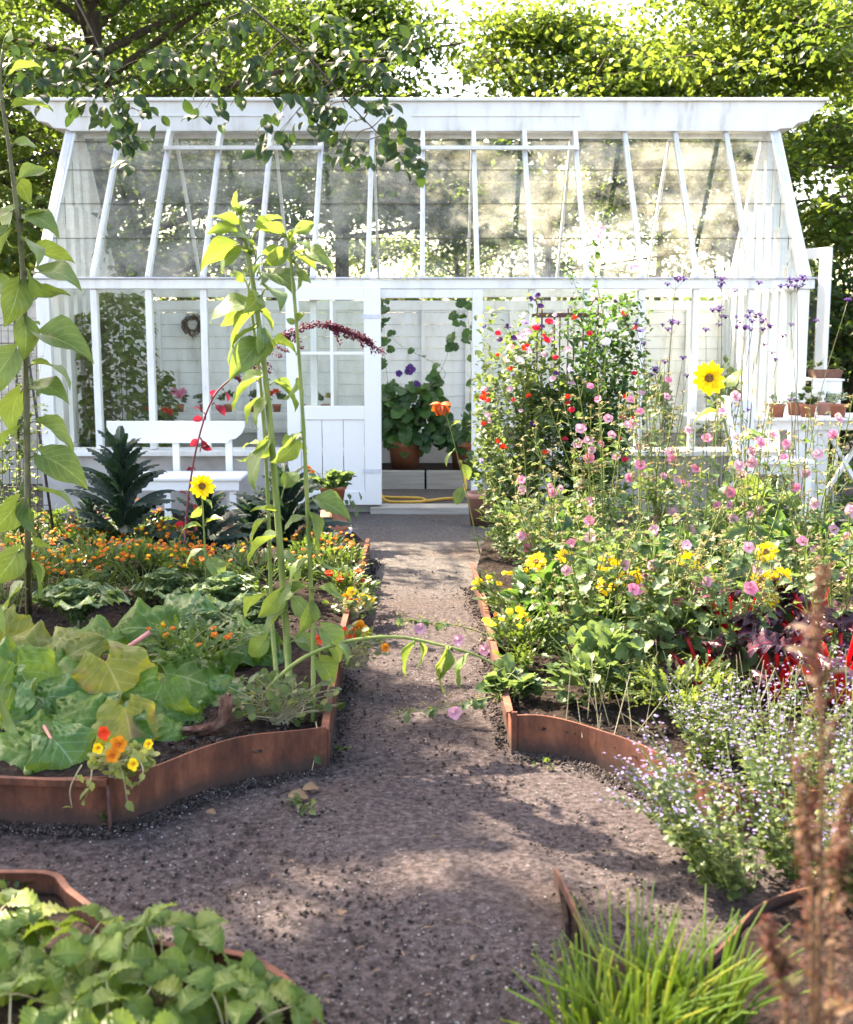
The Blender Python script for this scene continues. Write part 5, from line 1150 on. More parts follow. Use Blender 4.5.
# ------------------------------------------------------------------ inside the greenhouse
IG = 'climbing plants inside the left of the greenhouse'
for i, (px, w_, top, n_, lab) in enumerate(((88, .26, 1.75, 900, 'climbing plant in the corner behind the first left pane'), (125, .34, 1.95, 1300, 'dense climbing plant behind the second left pane'), (160, .16, 1.2, 350, 'lower climbing plant right of the second pane'))):
    Y_ = 11.6 if i < 2 else 12.3; g = Vector((P(px, 400, Y_).x, Y_, .02)); root = thing('tomato_vine', 'tall green ' + lab, 'vine', g, IG); mb = MB(); O=[]; D=[]
    st = MB(); c_ = [g, g+Vector((.02,0,top*.5)), g+Vector((0,0,top))]; st.tube(curve(c_, 14), .008, .004)
    for _ in range(n_): z = rd(.15, top); a = rd(0,2*pi); q = sqrt(rd(0,1))*w_*(1.1-.4*z/top); O.append((g.x+cos(a)*q, g.y+sin(a)*q*.8, z)); D.append((cos(a), sin(a), rd(-.9,.3)))
    leaves(mb, L_OVAL, O, D, [rd(.05,.12) for _ in O]); st.build('stem', SUNSTEM, root); mb.build('foliage', STRAW if i != 1 else SUNLEAF, root)
def vine(root, cps, n_, s0, s1, mat=DKGREEN, t=L_LOBE):
    st = MB(); lf = MB(); c_ = curve(cps, 40); st.tube(c_, .003, .0015, n=4); O=[]; D=[]
    for _ in range(n_): p = RND.choice(c_[2:]); O.append(tuple(p+unit_ball()*.05)); D.append((rd(-1,1), -rd(.2,1), rd(-1,.2)))
    leaves(lf, t, O, D, [rd(s0,s1) for _ in O], U=np.array([[0,-1,.5]])+np.random.normal(0,.25,(len(O),3))); s = st.build('vine_stem', SUNSTEM, root); lf.build('vine_foliage', mat, root)
YP = 12.3; g = P(405, 472, YP); g.z = .205
p1_ = pot('potted_vine', 'terracotta pot with a purple-flowered climbing vine, left in the doorway', tuple((g.x, YP, .17)), .185, .31, cat='potted plant')
mb = MB(); c0 = P(412, 415, YP)
O=[]; D=[]
for _ in range(190): v = unit_ball(); O.append((c0.x+v.x*.33, YP-.05+v.y*.2, c0.z+v.z*.36)); D.append((v.x+rd(-.4,.4), -rd(.2,.9), rd(-.9,.2)))
leaves(mb, L_LOBE, O, D, [rd(.08,.17) for _ in O], U=np.array([[0,-1,.5]])+np.random.normal(0,.25,(len(O),3))); mb.build('foliage', DKGREEN, p1_)
st = MB(); stems_in(st, (g.x, YP, .45), [(c0.x+rd(-.25,.25), YP, c0.z+rd(-.1,.3)) for _ in range(8)]); st.build('stem', SUNSTEM, p1_)
vine(p1_, [(g.x,YP,.5), P(392,400,YP), P(385,360,YP), P(384,330,YP), P(382,300,YP)], 26, .06, .12)
vine(p1_, [(g.x,YP,.5), P(420,400,YP), P(440,372,YP), P(452,340,YP), P(459,310,YP), P(462,296,YP)], 26, .08, .15)
vine(p1_, [P(420,395,YP), P(445,372,YP), P(400,345,YP), P(388,330,YP)], 8, .06, .1)
for (x, y) in ((410,370),(399,374),(417,384)): put(NASP := bpy.data.meshes.get('nasp') or mesh_mallow(PURP, LILAC), 'flower', p1_, P(x, y, YP-.25), (0,-1,.2), 1.7 if x == 410 else 1.1)
g2 = P(466, 472, YP); p2_ = pot('potted_plant', 'terracotta pot with a leafy plant, right in the doorway', (g2.x, YP, .17), .18, .31, cat='potted plant')
mb = MB(); O=[]; D=[]; c0 = P(462, 432, YP)
for _ in range(110): v = unit_ball(); O.append((c0.x+v.x*.26, YP-.05+v.y*.2, c0.z+v.z*.18)); D.append((v.x+rd(-.4,.4), -rd(.1,.9), rd(-.6,.5)))
leaves(mb, L_OVAL, O, D, [rd(.08,.17) for _ in O], U=np.array([[0,-1,.7]])+np.random.normal(0,.25,(len(O),3))); mb.build('foliage', DKGREEN, p2_)
st = MB(); stems_in(st, (g2.x, YP, .44), [(c0.x+rd(-.2,.2), YP, c0.z+rd(-.05,.12)) for _ in range(8)]); st.build('stem', SUNSTEM, p2_)
vine(p2_, [(g2.x,YP,.45), P(470,400,YP), P(471,350,YP), P(466,300,YP)], 12, .07, .12)
# wreath
c = P(193, 325, Y1-.1); mb = MB(); O=[]; D=[]
for _ in range(420): a = rd(0,2*pi); q = .085+rd(-.03,.03); O.append((c.x+cos(a)*q, c.y-.01+rd(-.03,0), c.z+sin(a)*q)); D.append((-sin(a)+rd(-.6,.6), rd(-.7,0), cos(a)+rd(-.6,.6)))
leaves(mb, L_NARROW, O, D, [rd(.035,.06) for _ in O]); tag(mb.build('wreath', DOCK), 'small dried brown wreath on the white wall inside the greenhouse', 'wreath')
# shelf with seedlings pots inside left, and red flowers
sh = thing('plant_shelf', 'thin shelf of small pots inside the greenhouse behind the bench', 'shelf', (P(215,412,12.6).x, 12.6, 0)); mb = MB(); z_ = P(215, 412, 12.6).z
xa, xb = P(168,412,12.6).x, P(345,412,12.6).x; mb.box((xa, 12.5, z_-.02), (xb, 12.75, z_)); mb.build('shelf_board', OLDW, sh, smooth=False)
for x in (xa+.03, (xa+xb)/2, xb-.05): mb = MB(); mb.box((x, 12.6, .17), (x+.04, 12.64, z_-.02)); mb.build('leg', OLDW, sh, smooth=False)
names = ['pink geranium', 'small leafy plant', 'green trailing plant', 'small grey plant', 'red geranium', 'bushy seedling', 'short seedling']
for i in range(7):
    x = xa + .12 + i*(xb-xa-.2)/6.5; q = pot('potted_plant', f'{names[i]} in a small pot on the thin shelf inside the greenhouse', (x, 12.62, z_), .05, .08, cat='potted plant', group='small pots on the inside shelf'); m_ = MB(); bush(m_, (x, 12.62, z_+.07), .09, .08, .07, 60, L_OVAL, .03, .06); m_.build('foliage', (PEA, MALLOW, DKGREEN)[i % 3], q)
    if i in (0, 4):
        for k in range(3): put(MAL[1] if i == 0 else PEAF['red'], 'flower', q, (x+rd(-.07,.07), 12.52, z_+.2+rd(-.03,.05)), (0,-1,.4), 1.3)
q = thing('potted_plant', 'red-flowered plant low inside the greenhouse, left of the bench post', 'potted plant', (P(150,440,12.2).x, 12.2, .17)); m_ = MB(); bush(m_, (P(150,440,12.2).x, 12.2, .4), .2, .15, .18, 160, L_OVAL, .05, .09); m_.build('foliage', PEA, q); st = MB(); stems_in(st, (P(150,440,12.2).x,12.2,.17), [(P(150,440,12.2).x+rd(-.1,.1),12.2,.5) for _ in range(5)]); st.build('stem', SUNSTEM, q)
for (x, y) in ((147,411),(165,411),(170,413)): put(PEAF['red'], 'flower', q, P(x, y, 12.0), (0,-1,.4), 1.5)
# a few plants behind the glass at right
for i, (px, w_, hh, lab) in enumerate(((662, .22, .5, 'bushy plant'), (600, .2, .45, 'low green plant'), (735, .25, .55, 'leafy plant'))):
    x = P(px, 440, 11.8).x; q = thing('leafy_plant', f'{lab} growing inside the greenhouse, seen through the right front panes', 'plant', (x, 12.3, .17), 'plants inside the right of the greenhouse'); m_ = MB(); bush(m_, (x, 12.3, .18), w_, .2, hh, 300, L_OVAL, .05, .1); m_.build('foliage', MALLOW, q); st = MB(); stems_in(st, (x,12.3,.17), [(x+rd(-.1,.1),12.3,.17+hh*rd(.8,1.6)) for _ in range(6)]); st.build('stem', SUNSTEM, q)
mb = MB(); x = P(665, 350, 12.9).x; mb.bar((x-.03, 12.95, .2), (x+.1, 12.95, 1.75), .10, .02); tag(mb.build('leaning_board', OLDW, smooth=False), 'pale board leaning on the back wall inside the greenhouse at right', 'board')

# ------------------------------------------------------------------ bench before the greenhouse
Yb = 10.15
bn = thing('garden_bench', 'white painted garden bench with a shaped top rail before the greenhouse', 'bench', (P(170,510,9.9).x, 9.95, 0))
x0, x1 = P(107, 430, Yb).x, P(245, 430, Yb).x; zt_, zb_ = P(170,421,Yb).z, P(170,443,Yb).z
mb = MB(); mb.prism([(x0, zt_), (x0, zt_-.05), (x0+.03, zt_-.11), (x0+.08, zt_-.15), (x0+.13, zt_-.16), (x0+.14, zb_), (x1-.14, zb_), (x1-.13, zt_-.16), (x1-.08, zt_-.15), (x1-.03, zt_-.11), (x1, zt_-.05), (x1, zt_)], 'y', Yb-.015, Yb+.015); mb.build('back_rail', WHITE2, bn, smooth=False, bevel=.004, recalc=True)
for px in (125, 175, 228): mb = MB(); x = P(px, 440, Yb).x; mb.box((x-.028, Yb+.016, 0 if px != 175 else .4), (x+.028, Yb+.056, zb_+.08)); mb.build('back_post', WHITE2, bn, smooth=False, bevel=.003)
zs_ = P(190, 476, 9.75).z; mb = MB(); xa, xb = P(120,478,9.75).x, P(243,478,9.75).x
for k in range(5): mb.box((xa, 9.62+k*.1, zs_-.025), (xb, 9.62+k*.1+.085, zs_))
mb.build('seat', WHITE2, bn, smooth=False, bevel=.004)
mb = MB(); mb.box((xa+.02, 9.64, zs_-.105), (xb-.02, 9.665, zs_-.027)); mb.build('apron', WHITE2, bn, smooth=False)
for x in (P(131,490,9.7).x, P(168,490,9.7).x, P(233,490,9.7).x): mb = MB(); mb.box((x-.027, 9.667, 0), (x+.027, 9.71, zs_-.027)); mb.build('leg', WHITE2, bn, smooth=False, bevel=.003)

# ------------------------------------------------------------------ stacked pots by the door, pot at right of doorway
xp = P(333, 515, 8.9); q = pot('flower_pot', 'upturned terracotta pot below the geranium near the open door', (xp.x, 8.9, .12), .115, .20, TERRA, soil=False)
ob = [c for c in q.children][0]; ob.rotation_euler = (radians(180), 0, 0); ob.location = (0, 0, .20)
mb = MB(); mb.box((xp.x-.14, 8.76, .0), (xp.x+.14, 9.04, .118)); tag(mb.build('stone_block', GREYSTONE, smooth=False, bevel=.012), 'grey stone block under the terracotta pots near the door', 'stone block')
q = pot('potted_plant', 'trailing geranium in a terracotta pot set on the upturned pot', (xp.x, 8.9, .322), .105, .13, TERRA, cat='potted plant'); m_ = MB(); bush(m_, (xp.x, 8.9, .42), .19, .16, .07, 170, L_LOBE, .03, .07); O = [(xp.x+rd(-.2,.2), 8.9-rd(0,.14), .40+rd(-.14,.02)) for _ in range(30)]; leaves(m_, L_LOBE, O, [(rd(-1,1), -.5, -.6) for _ in O], [rd(.03,.06) for _ in O]); m_.build('foliage', MALLOW, q)
st = MB(); stems_in(st, (xp.x, 8.9, .43), [(xp.x+rd(-.12,.12), 8.9+rd(-.1,.1), .43+rd(.05,.16)) for _ in range(7)]); st.build('stem', SUNSTEM, q)
for (x, y) in ((308,468),(312,472)): put(MAR[0], 'flower', q, P(x, y, 8.9), (0,-1,.6), 1.6)
xq = P(484, 515, 9.8).x; q = pot('flower_pot', 'pale weathered flower pot right of the doorstep', (xq, 9.9, 0), .15, .27, TERRA2); m_ = MB(); bush(m_, (xq, 9.9, .24), .2, .18, .2, 170, L_OVAL, .04, .08); m_.build('foliage', PEA, q)

# ------------------------------------------------------------------ dahlia-like dark flower and tall stem at doorway right
root = thing('rudbeckia_plant', 'dark orange drooping flower on a thin stem in front of the doorway pot', 'coneflower', (P(446,560,8.3).x, 8.3, 0)); st = MB(); lf = MB(); b = P(480, 560, 8.0); b.z = BZ
st.tube(curve([b, P(468,500,8.0), P(456,450,8.0), P(443,402,8.0)], 14), .004, .002); m_ = MB(); O=[P(441,404,8.0)]*16; leaves(m_, PET, O, [(cos(k*2.4)*.5, sin(k*2.4)*.5, rd(-1.2,.2)) for k in range(16)], [.085]*16); 
for (a, c) in (((456,450),(444,466)), ((460,462),(470,480)), ((466,485),(455,505)), ((450,430),(462,420))): sun_leaf(lf, st, a, c, 8.0, 7.95, t=L_OVAL)
st.build('stem', SUNSTEM, root); lf.build('foliage', SUNLEAF, root); m_.build('flower_head', SCDK := petal('dark_red_orange_petal', (.28,.03,.01), (.5,.10,.01), (.6,.1,.02)), root)

# ------------------------------------------------------------------ potting table, chair, plant stand
Yt = 10.05; tz = P(760, 418, Yt-.3).z; tb = thing('potting_table', 'weathered white slatted garden table holding small terracotta pots', 'table', (P(790,500,Yt).x, Yt, 0))
xa, xb = P(697, 418, Yt-.3).x, P(905, 418, Yt-.3).x; mb = MB(); k = 0
x = xa
while x < xb: mb.box((x, Yt-.32, tz-.022), (x+.088, Yt+.34, tz)); x += .094
mb.build('tabletop', WHITE, tb, smooth=False, bevel=.003)
mb = MB(); mb.box((xa+.25, Yt-.27, tz-.10), (xb-.05, Yt-.245, tz-.024)); mb.box((xa+.25, Yt+.25, tz-.10), (xb-.05, Yt+.275, tz-.024)); mb.build('apron', OLDW, tb, smooth=False)
for i, (pa, pb) in enumerate(((787, 818),)): 
    mb = MB(); a_, b_ = P(pa, 450, Yt).x, P(pb, 450, Yt).x
    for k in range(3): mb.box((a_ + k*(b_-a_)/3+.002, Yt-.243, 0), (a_ + (k+1)*(b_-a_)/3-.002, Yt-.215, tz-.024))
    mb.build('leg_panel', OLDW, tb, smooth=False)
mb = MB(); a_ = P(783, 450, Yt+.2).x; mb.box((a_-.03, Yt+.2, 0), (a_+.03, Yt+.245, tz-.024)); mb.build('leg', OLDW, tb, smooth=False)
for s_ in (-1, 1): mb = MB(); mb.bar((P(845,480,Yt).x-s_*.26, Yt+.1*s_, 0.01), (P(845,480,Yt).x+s_*.26, Yt+.1*s_, tz-.03), .05, .03); mb.build('cross_leg', WHITE, tb, smooth=False)
SG = 'small terracotta pots on the potting table'
SUCC = leafmat('succulent_leaf', (.20,.26,.18), (.30,.36,.26), (.40,.44,.28), tr=(.4,.5,.2), tf=.2)
for i, (px, py, r_, lab, mt) in enumerate(((777, 410, .068, 'leftmost small terracotta pot with silver sprigs on the white table', SUCC), (795, 406, .066, 'small terracotta pot set back behind the leftmost pots on the table', SUCC), (808, 409, .070, 'small terracotta pot with the bushiest yellowish succulent', MINT), (824, 404, .066, 'grey plastic-looking pot between two terracotta pots', SUCC), (838, 411, .074, 'rightmost small terracotta pot on the white table', SUCC))):
    yy_ = Yt-.2 if py > 407 else Yt+.05; x = P(px, py, yy_).x
    q = pot('flower_pot', lab, (x, yy_, tz+.001), r_, .105, TERRA if i != 3 else TERRA2, group=SG, cat='flower pot'); m_ = MB(); bush(m_, (x, yy_, tz+.09), r_*1.1, r_, .045 if i != 2 else .07, 110, L_NARROW if i != 2 else L_SMALL, .03, .05); m_.build('foliage', mt, q)
# chair seen from the side, facing right
Yc = 9.6; ch = thing('garden_chair', 'white wooden garden chair with a rounded back, side-on left of the table', 'chair', (P(760,520,Yc).x, Yc, 0))
zc = P(780, 458, Yc).z; zk = P(740, 398, Yc).z; xA, xB = P(742, 450, Yc).x, P(806, 458, Yc).x
mb = MB(); mb.prism([(xA-.03, zc-.03), (xB, zc-.03), (xB+.012, zc-.015), (xB, zc), (xA-.03, zc)], 'y', Yc-.22, Yc+.22); mb.build('seat', WHITE2, ch, smooth=False, bevel=.006, recalc=True)
for dy in (-.2, .2):
    mb = MB(); xk = P(724, 400, Yc).x; mb.prism([(xA-.02, 0), (xA+.03, 0), (xA+.045, zc), (xk+.18, zk-.05), (xk+.15, zk), (xk+.04, zk+.01), (xk, zk-.02), (xk-.0, zk-.10), (xA-.05, zc)], 'y', Yc+dy-.018, Yc+dy+.018); mb.build('back_post', WHITE2, ch, smooth=False, recalc=True)
    mb = MB(); mb.box((xB-.07, Yc+dy-.02, 0), (xB-.02, Yc+dy+.02, zc-.032)); mb.build('leg', WHITE2, ch, smooth=False)
mb = MB()
for k in range(4): mb.bar((xk+.06+k*.008, Yc-.182, zk-.05-k*.12), (xk+.06+k*.008, Yc+.182, zk-.05-k*.12), .02, .09)
mb.build('back_slats', WHITE2, ch, smooth=False)
mb = MB(); mb.box((xA+.05, Yc-.195, zc-.11), (xB-.072, Yc-.175, zc-.032)); mb.build('apron', OLDW, ch, smooth=False)
# plant stand behind
Yn = 11.0; ps = thing('plant_stand', 'white plant stand behind the potting table beside the greenhouse corner', 'plant stand', (P(827,500,Yn).x, Yn, 0)); z_ = P(825, 378, Yn).z
xa, xb = P(810,380,Yn-.15).x, P(843,380,Yn-.15).x; mb = MB(); mb.box((xa, Yn-.2, z_-.02), (xb, Yn+.2, z_)); mb.build('top_board', WHITE, ps, smooth=False, bevel=.004); mb = MB(); mb.box((xa+.01, Yn-.19, z_-.13), (xb-.02, Yn-.165, z_-.022)); mb.build('front_board', WHITE, ps, smooth=False)
for x in (xa+.03, xb-.05): mb = MB(); mb.box((x, Yn-.163, 0), (x+.035, Yn-.12, z_-.022)); mb.build('leg', WHITE, ps, smooth=False)
x = P(825,372,Yn).x; q = thing('planter_tray', 'brown tray with a few sprouts on top of the white plant stand', 'planter', (x, Yn, z_)); mb = MB(); mb.prism([(x-.11, z_+.001), (x+.11, z_+.001), (x+.135, z_+.075), (x-.135, z_+.075)], 'y', Yn-.1, Yn+.1); mb.build('tray', solid('brown_tray', [(.3,(.10,.04,.025)),(.7,(.2,.08,.05))], 20, .6, .1), q, smooth=False, recalc=True); m_ = MB(); bush(m_, (x-.09, Yn, z_+.06), .06, .08, .05, 40, L_OVAL, .03, .06); bush(m_, (x+.12, Yn, z_+.06), .05, .08, .05, 30, L_OVAL, .03, .06); m_.build('foliage', MINT, q)
# shrub and stones under the table
for i, (px, py, Y_, rx, h, lab) in enumerate(((770, 470, 10.3, .3, .22, 'grey-green plant growing under the white table'), (836, 505, 10.6, .35, .2, 'leafy plant behind the crossed table legs'), (600, 520, 10.2, .4, .3, 'green plant at the foot of the greenhouse plinth behind the trellis'))):
    g = P(px, py, Y_); g.z = .0; q = thing('leafy_plant', lab, 'plant', g); m_ = MB(); bush(m_, g, rx, .25, h, 300, L_OVAL, .04, .09); m_.build('foliage', MALLOW, q); st = MB(); stems_in(st, g, [g+Vector((rd(-.2,.2), rd(-.1,.1), h*1.4)) for _ in range(6)]); st.build('stem', SUNSTEM, q)
for i, (px, py, sx_) in enumerate(((812, 548, .35), (850, 552, .4), (775, 545, .25))):
    g = G(px, py, 0.1); mb = MB(); mb.box((g.x-sx_/2, g.y-.12, .05), (g.x+sx_/2, g.y+.12, .2)); tag(mb.build('edging_stone', GREYSTONE, smooth=False, bevel=.03), ('grey rough stone at the back of the right bed, middle one of three', 'grey rough stone at the back of the right bed, at the frame edge', 'grey rough stone at the back of the right bed, nearest the chair')[i], 'stone', 'stones behind the right bed')

# ------------------------------------------------------------------ left: whitewashed wall and wire trellis
WALLM = solid('whitewashed_block', [(.2,(.35,.31,.28)),(.5,(.60,.57,.53)),(.9,(.70,.68,.66))], 5, .85, .3, 8)
wl = thing('garden_wall', 'low whitewashed board wall left of the greenhouse behind the tall sunflower', 'wall', (-5, 12.6, 0)); mb = MB()
z = .55
while z < 1.95: mb.prism([(12.58, z), (12.63, z), (12.63, z+.128), (12.59, z+.128)], 'x', -9, XL-.08); z += .131
mb.build('boards', WALLM, wl, smooth=False); mb = MB(); mb.box((-9, 12.6, -.05), (XL-.08, 12.75, .545)); mb.build('base', PLINTH, wl, smooth=False)
tw = thing('wire_trellis', 'dark leaning wire trellis at the left frame edge', 'trellis', (P(40,520,7.9).x, 7.9, BZ)); mb = MB()
for (a, b) in (((14,300),(22,560)), ((20,300),(58,560)), ((-20,300),(-12,560))): pa, pb = P(*a, 7.9), P(*b, 7.9); pb.z = .05; mb.tube([pa, pb], .009, .009)
mb.build('posts', IRON, tw); mb = MB()
for k in range(12): y = 325+k*18; mb.tube([P(-22, y, 7.9), P(20+(y-300)*.145, y, 7.9)], .003, n=4)
for k in range(9): x = -20+k*7; mb.tube([P(x, 325, 7.9), P(x+2, 540, 7.9)], .0025, n=4)
mb.build('wire_mesh', IRON, tw)
g = P(0, 500, 7.9); g.z = BZ; q = thing('climbing_plant', 'thin climber tangled in the wire trellis at the left frame edge', 'climbing plant', g); lf = MB(); st = MB(); O=[]; D=[]
for _ in range(14):
    e = P(rd(-20,50), rd(300,420), 7.88); c_ = curve([g+Vector((rd(-.2,.3),0,0)), g.lerp(e,.5)+Vector((rd(-.1,.1),0,0)), e], 16); st.tube(c_, .002, .001, n=4)
    for p in c_[1:]:
        for _ in range(2): O.append(tuple(p+unit_ball()*.05)); D.append(tuple(unit_ball()))
leaves(lf, L_OVAL, O, D, [rd(.03,.06) for _ in O]); st.build('stem', STRAWST, q); lf.build('foliage', PEA, q)
# weathered fence low on the right beyond the table
# ------------------------------------------------------------------ trees
def tree(label, base, H, R, trunk_r, nleaf, seed, mats, low=.12, lean=0, leafs=(.07,.135), clump=1.0, group='leafy trees behind the greenhouse', name='tree', nb=30):
    r_ = random.Random(seed); rs = np.random.RandomState(seed); b = Vector(base); root = thing(name, label, 'tree', b, group); tk = MB(); top = b+Vector((lean, 0, H*.85))
    tc = curve([b-Vector((0,0,.1)), b+Vector((lean*.2, .1, H*.3)), b+Vector((lean*.6, -.1, H*.6)), top], 20); tk.tube(tc, trunk_r, trunk_r*.25, n=10); tk.build('trunk', BARK, root)
    lb = MB(); tips = []
    for k in range(nb):
        f = low + (1-low)*(k+.5)/nb; p = tc[int(f*(len(tc)-1))]; a = k*2.399+r_.uniform(-.3,.3); prof = sin(pi*min(1, .18+f*.82))**.6
        L_ = R*prof*r_.uniform(.75,1.15); e = p+Vector((cos(a)*L_, sin(a)*L_, L_*r_.uniform(-.05,.45))); mid = (p+e)/2+Vector((r_.uniform(-.2,.2), r_.uniform(-.2,.2), r_.uniform(.0,.3)))
        c_ = curve([p, mid, e], 12); lb.tube(c_, trunk_r*.28, .012, n=5, cap=False)
        for j in range(7):
            q = c_[int((.25+.75*r_.random())*(len(c_)-1))]; t2 = q+Vector((r_.uniform(-.8,.8), r_.uniform(-.8,.8), r_.uniform(-.35,.45)))*(R/2.2)*.55; lb.tube([q, (q+t2)/2+Vector((0,0,.06)), t2], .012, .004, n=4, cap=False); tips.append((q, t2))
    lb.build('branches', BARK, root)
    # leaves hang in flattish sprays along twigs
    per = max(1, nleaf//len(tips)); O=[]; D=[]
    A = np.array([tuple(t[0]) for t in tips]); B_ = np.array([tuple(t[1]) for t in tips]); idx = rs.randint(0, len(tips), nleaf); t = rs.uniform(.25, 1.15, (nleaf,1)); O = A[idx]+(B_[idx]-A[idx])*t+rs.normal(0, 1, (nleaf,3))*np.array([.20,.20,.085])*(R/2.2)*clump
    D = rs.normal(0, 1, (nleaf,3))*np.array([1,1,.35])+np.array([0,0,-.35]); U = rs.normal(0,.45,(nleaf,3))+np.array([0,0,1.0]); S = rs.uniform(leafs[0], leafs[1], nleaf)
    cr = MB(); cr.addT(L_TREE[0], frames(D, U)*S.reshape(-1,1,1), O); cr.build('crown', mats, root); return root
TG = 'leafy trees behind the greenhouse'
tA = tree('large dark tree with a thick forked trunk behind the left end of the ridge', (-4.05, 15.4, 0), 7.6, 3.6, .22, 34000, 1, FOL_TREE, low=.28, nb=34)
tB = tree('broad tree behind the greenhouse, just left of the sky gap', (-1.2, 17.3, 0), 7.2, 3.0, .14, 24000, 2, FOL_TREE, low=.44)
tC = tree('young bright yellow-green tree behind the middle of the ridge', (1.7, 17.0, 0), 6.8, 2.7, .07, 20000, 3, FOL_TREE2, low=.42)
tD = tree('bright yellow-green tree behind the right half of the ridge', (4.2, 16.6, 0), 7.2, 2.9, .09, 26000, 4, FOL_TREE2, low=.40)
tE = tree('dense green tree beyond the right end of the greenhouse', (6.4, 14.6, 0), 7.2, 2.6, .10, 26000, 5, FOL_TREE, low=.06, nb=36)
tF = tree('yellow-green tree beyond the left end of the greenhouse', (-6.7, 14.2, 0), 6.8, 2.6, .10, 24000, 6, FOL_TREE2, low=.10)
tG = tree('added tall tree out of view at left, its clumped crown placed to shade the path', (-7.95, 8.8, 0), 8.6, 4.3, .20, 20000, 9, FOL_TREE, low=.60, lean=2.2, group=None, nb=12, clump=.4, leafs=(.1,.17))  # unseen tree, added and clumped to throw dappled shade on the path
FG = 'farther row of trees'
dup(tC, (-2.6, 21.5, 0), 1.0, 1.15, 'pale backlit tree of the far row, behind the broad left tree'); dup(tD, (7.6, 19.5, 0), 2.2, 1.1, 'pale backlit tree of the far row at the far right')
dup(tC, (4.0, 21.0, 0), 2.8, 1.05, 'pale backlit tree of the far row, right of the middle'); dup(tF, (-7.5, 19.5, 0), .7, 1.25, 'pale backlit tree of the far row at the far left'); dup(tD, (.6, 23.5, 0), 4.0, .8, 'low pale tree of the far row in the middle under the sky gap'); dup(tF, (-5.0, 21, 0), 3.1, 1.3, 'pale backlit tree of the far row behind the thick trunk')
HG = 'shrubs behind the greenhouse'
def shrub(label, base, rx, rz, nleaf, mat, seed):
    rs = np.random.RandomState(seed); root = thing('shrub', label, 'shrub', base, HG); st = MB(); tips = []
    for k in range(22):
        a = rs.uniform(0, 2*pi); q = rs.uniform(.2,.95)*rx; e = Vector(base)+Vector((cos(a)*q, sin(a)*q*.7, rz*rs.uniform(.5,1.9))); st.tube(curve([Vector(base), (Vector(base)+e)/2+Vector((0,0,.2)), e], 8), .02, .006, n=5); tips.append(tuple(e))
    st.build('stem', BARK, root); tp = np.array(tips); idx = rs.randint(0, len(tp), nleaf); b = np.array(base); v = rs.normal(0,1,(nleaf,3)); v /= np.linalg.norm(v, axis=1, keepdims=True); v *= rs.uniform(.6,1,(nleaf,1))
    O = b+v*np.array([rx, rx*.7, rz])+np.array([0,0,rz]); O[:nleaf//2] = tp[idx[:nleaf//2]]+rs.normal(0,.22,(nleaf//2,3)); O[:,2] = np.maximum(O[:,2], .05)
    cr = MB(); cr.addT(L_TREE[0], frames(rs.normal(0,1,(nleaf,3))+[0,0,-.3], rs.normal(0,.5,(nleaf,3))+[0,0,1.0])*rs.uniform(.07,.13,(nleaf,1,1)), O); cr.build('foliage', mat, root)
for i, (x, y, rx, rz, n_, m_, lab) in enumerate(((-5.5, 14.6, 1.3, 1.2, 3200, FOL_TREE2, 'rounded shrub behind the wall at the far left'), (-2.8, 15.2, 1.5, 1.05, 2000, FOL_TREE, 'dark rounded shrub seen through the left roof panes'), (-.2, 15.4, 1.4, 1.05, 1900, FOL_TREE2, 'bright shrub seen through the middle roof panes'), (2.3, 15.2, 1.4, 1.05, 2100, FOL_TREE, 'green shrub seen through the right roof panes'), (4.8, 14.0, 1.1, 1.2, 3600, FOL_DARK, 'dark shrub right of the greenhouse behind the plant stand'), (6.3, 12.6, 1.3, 1.3, 4200, FOL_DARK, 'dark shrub at the right frame edge'), (5.2, 16.2, 1.6, 1.3, 2600, FOL_TREE, 'tall shrub beyond the open gable door'))): shrub(lab, (x, y, 0), rx, rz, n_, m_, 80+i)
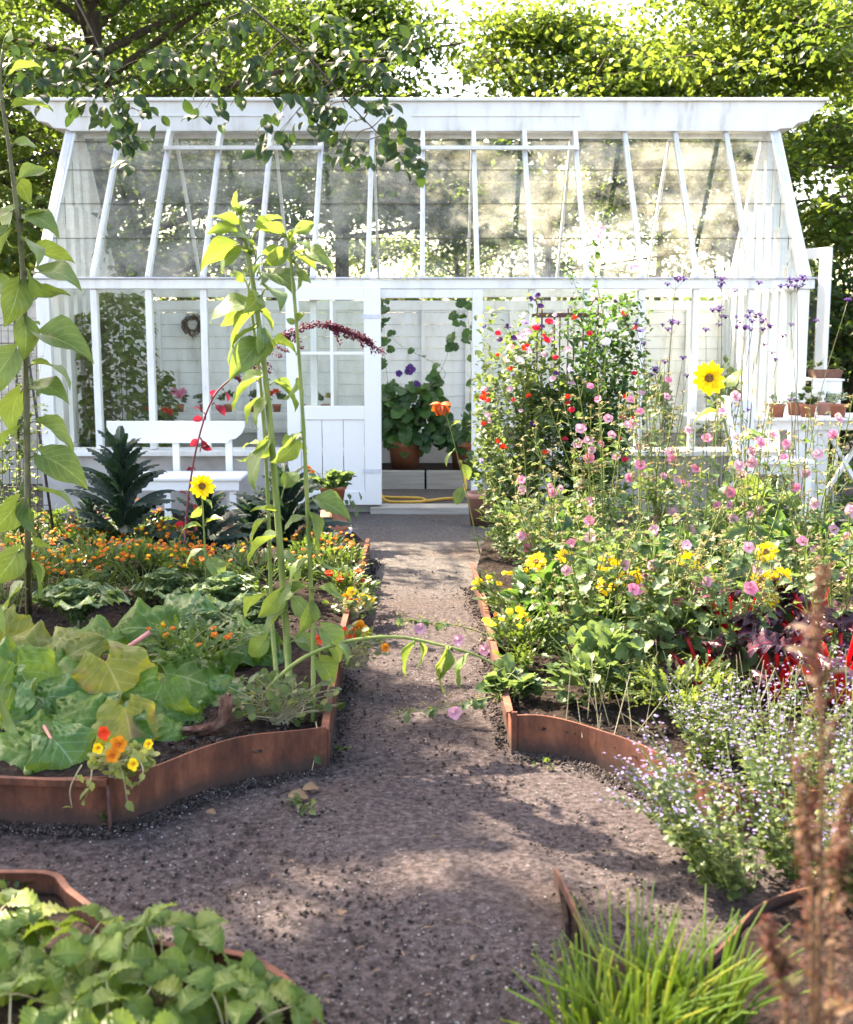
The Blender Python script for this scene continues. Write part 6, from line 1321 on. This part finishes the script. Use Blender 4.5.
# far wood closing the view
rs = np.random.RandomState(5); nw = 16000; O = np.stack([rs.uniform(-24, 24, nw), rs.uniform(26, 31, nw), rs.uniform(0, 1, nw)**.8*3.6], 1); keep = O[:,2] < 2.4+.6*np.sin(O[:,0]*.9)+.6*np.sin(O[:,0]*2.3); O = O[keep]
mb = MB(); mb.addT(L_TREE[0], frames(rs.normal(0,1,(len(O),3)), rs.normal(0,.6,(len(O),3))+[0,0,1.0])*rs.uniform(.22,.4,(len(O),1,1)), O); tag(mb.build('distant_wood', FOL_TREE), None, None, kind='stuff')
# overhanging branches of the big left tree, hanging in front of the ridge
def overhang(root, cps, clusters, Y_):
    st = MB(); lf = MB(); c_ = curve(cps, 30); st.tube(c_, .018, .003, n=6); O=[]; D=[]
    for (px, py, n_) in clusters:
        p = P(px, py, Y_+rd(-.15,.15)); near = min(c_, key=lambda q: (q-p).length); st.tube(curve([near, (near+p)/2+Vector((rd(-.05,.05), 0, .05)), p], 8), .006, .002, n=4, cap=False)
        for _ in range(int(n_*1.6)): q = p+Vector((rd(-.12,.12), rd(-.1,.1), rd(-.11,.11))); O.append(tuple(q)); D.append((rd(-1,1), rd(-1,.3), -rd(.2,1.2)))
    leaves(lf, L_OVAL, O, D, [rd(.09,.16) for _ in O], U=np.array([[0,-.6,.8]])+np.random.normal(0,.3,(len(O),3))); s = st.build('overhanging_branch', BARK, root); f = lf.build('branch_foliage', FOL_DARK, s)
Yo = 10.3
overhang(tA, [Vector((-4.1,15.4,5.0)), Vector((-3.7,13,5.2)), P(60,-30,Yo+.6), P(100,50,Yo), P(126,140,Yo)], [(90,104,5),(112,112,6),(117,98,6),(118,122,6),(127,135,5),(126,155,5),(135,92,6),(90,90,6),(60,70,12),(95,60,14),(30,90,8),(140,112,3),(148,115,3),(20,60,10),(150,60,12)], Yo)
overhang(tA, [Vector((-3.9,15.4,5.6)), Vector((-2.9,13,5.5)), P(200,-30,Yo+.5), P(300,50,Yo), P(355,110,Yo), P(405,160,Yo)], [(198,108,3),(206,108,3),(215,110,3),(230,106,3),(272,125,5),(278,138,6),(270,142,4),(310,112,6),(320,120,7),(330,106,7),(345,108,6),(340,140,6),(350,150,7),(356,162,4),(378,100,5),(388,115,5),(392,125,4),(392,145,5),(402,140,4),(404,160,5),(412,168,4),(170,60,12),(220,50,14),(260,70,14),(300,60,14),(350,60,14),(330,30,14),(380,70,12),(240,20,12),(400,40,10),(280,92,6),(320,92,8),(200,80,8)], Yo)
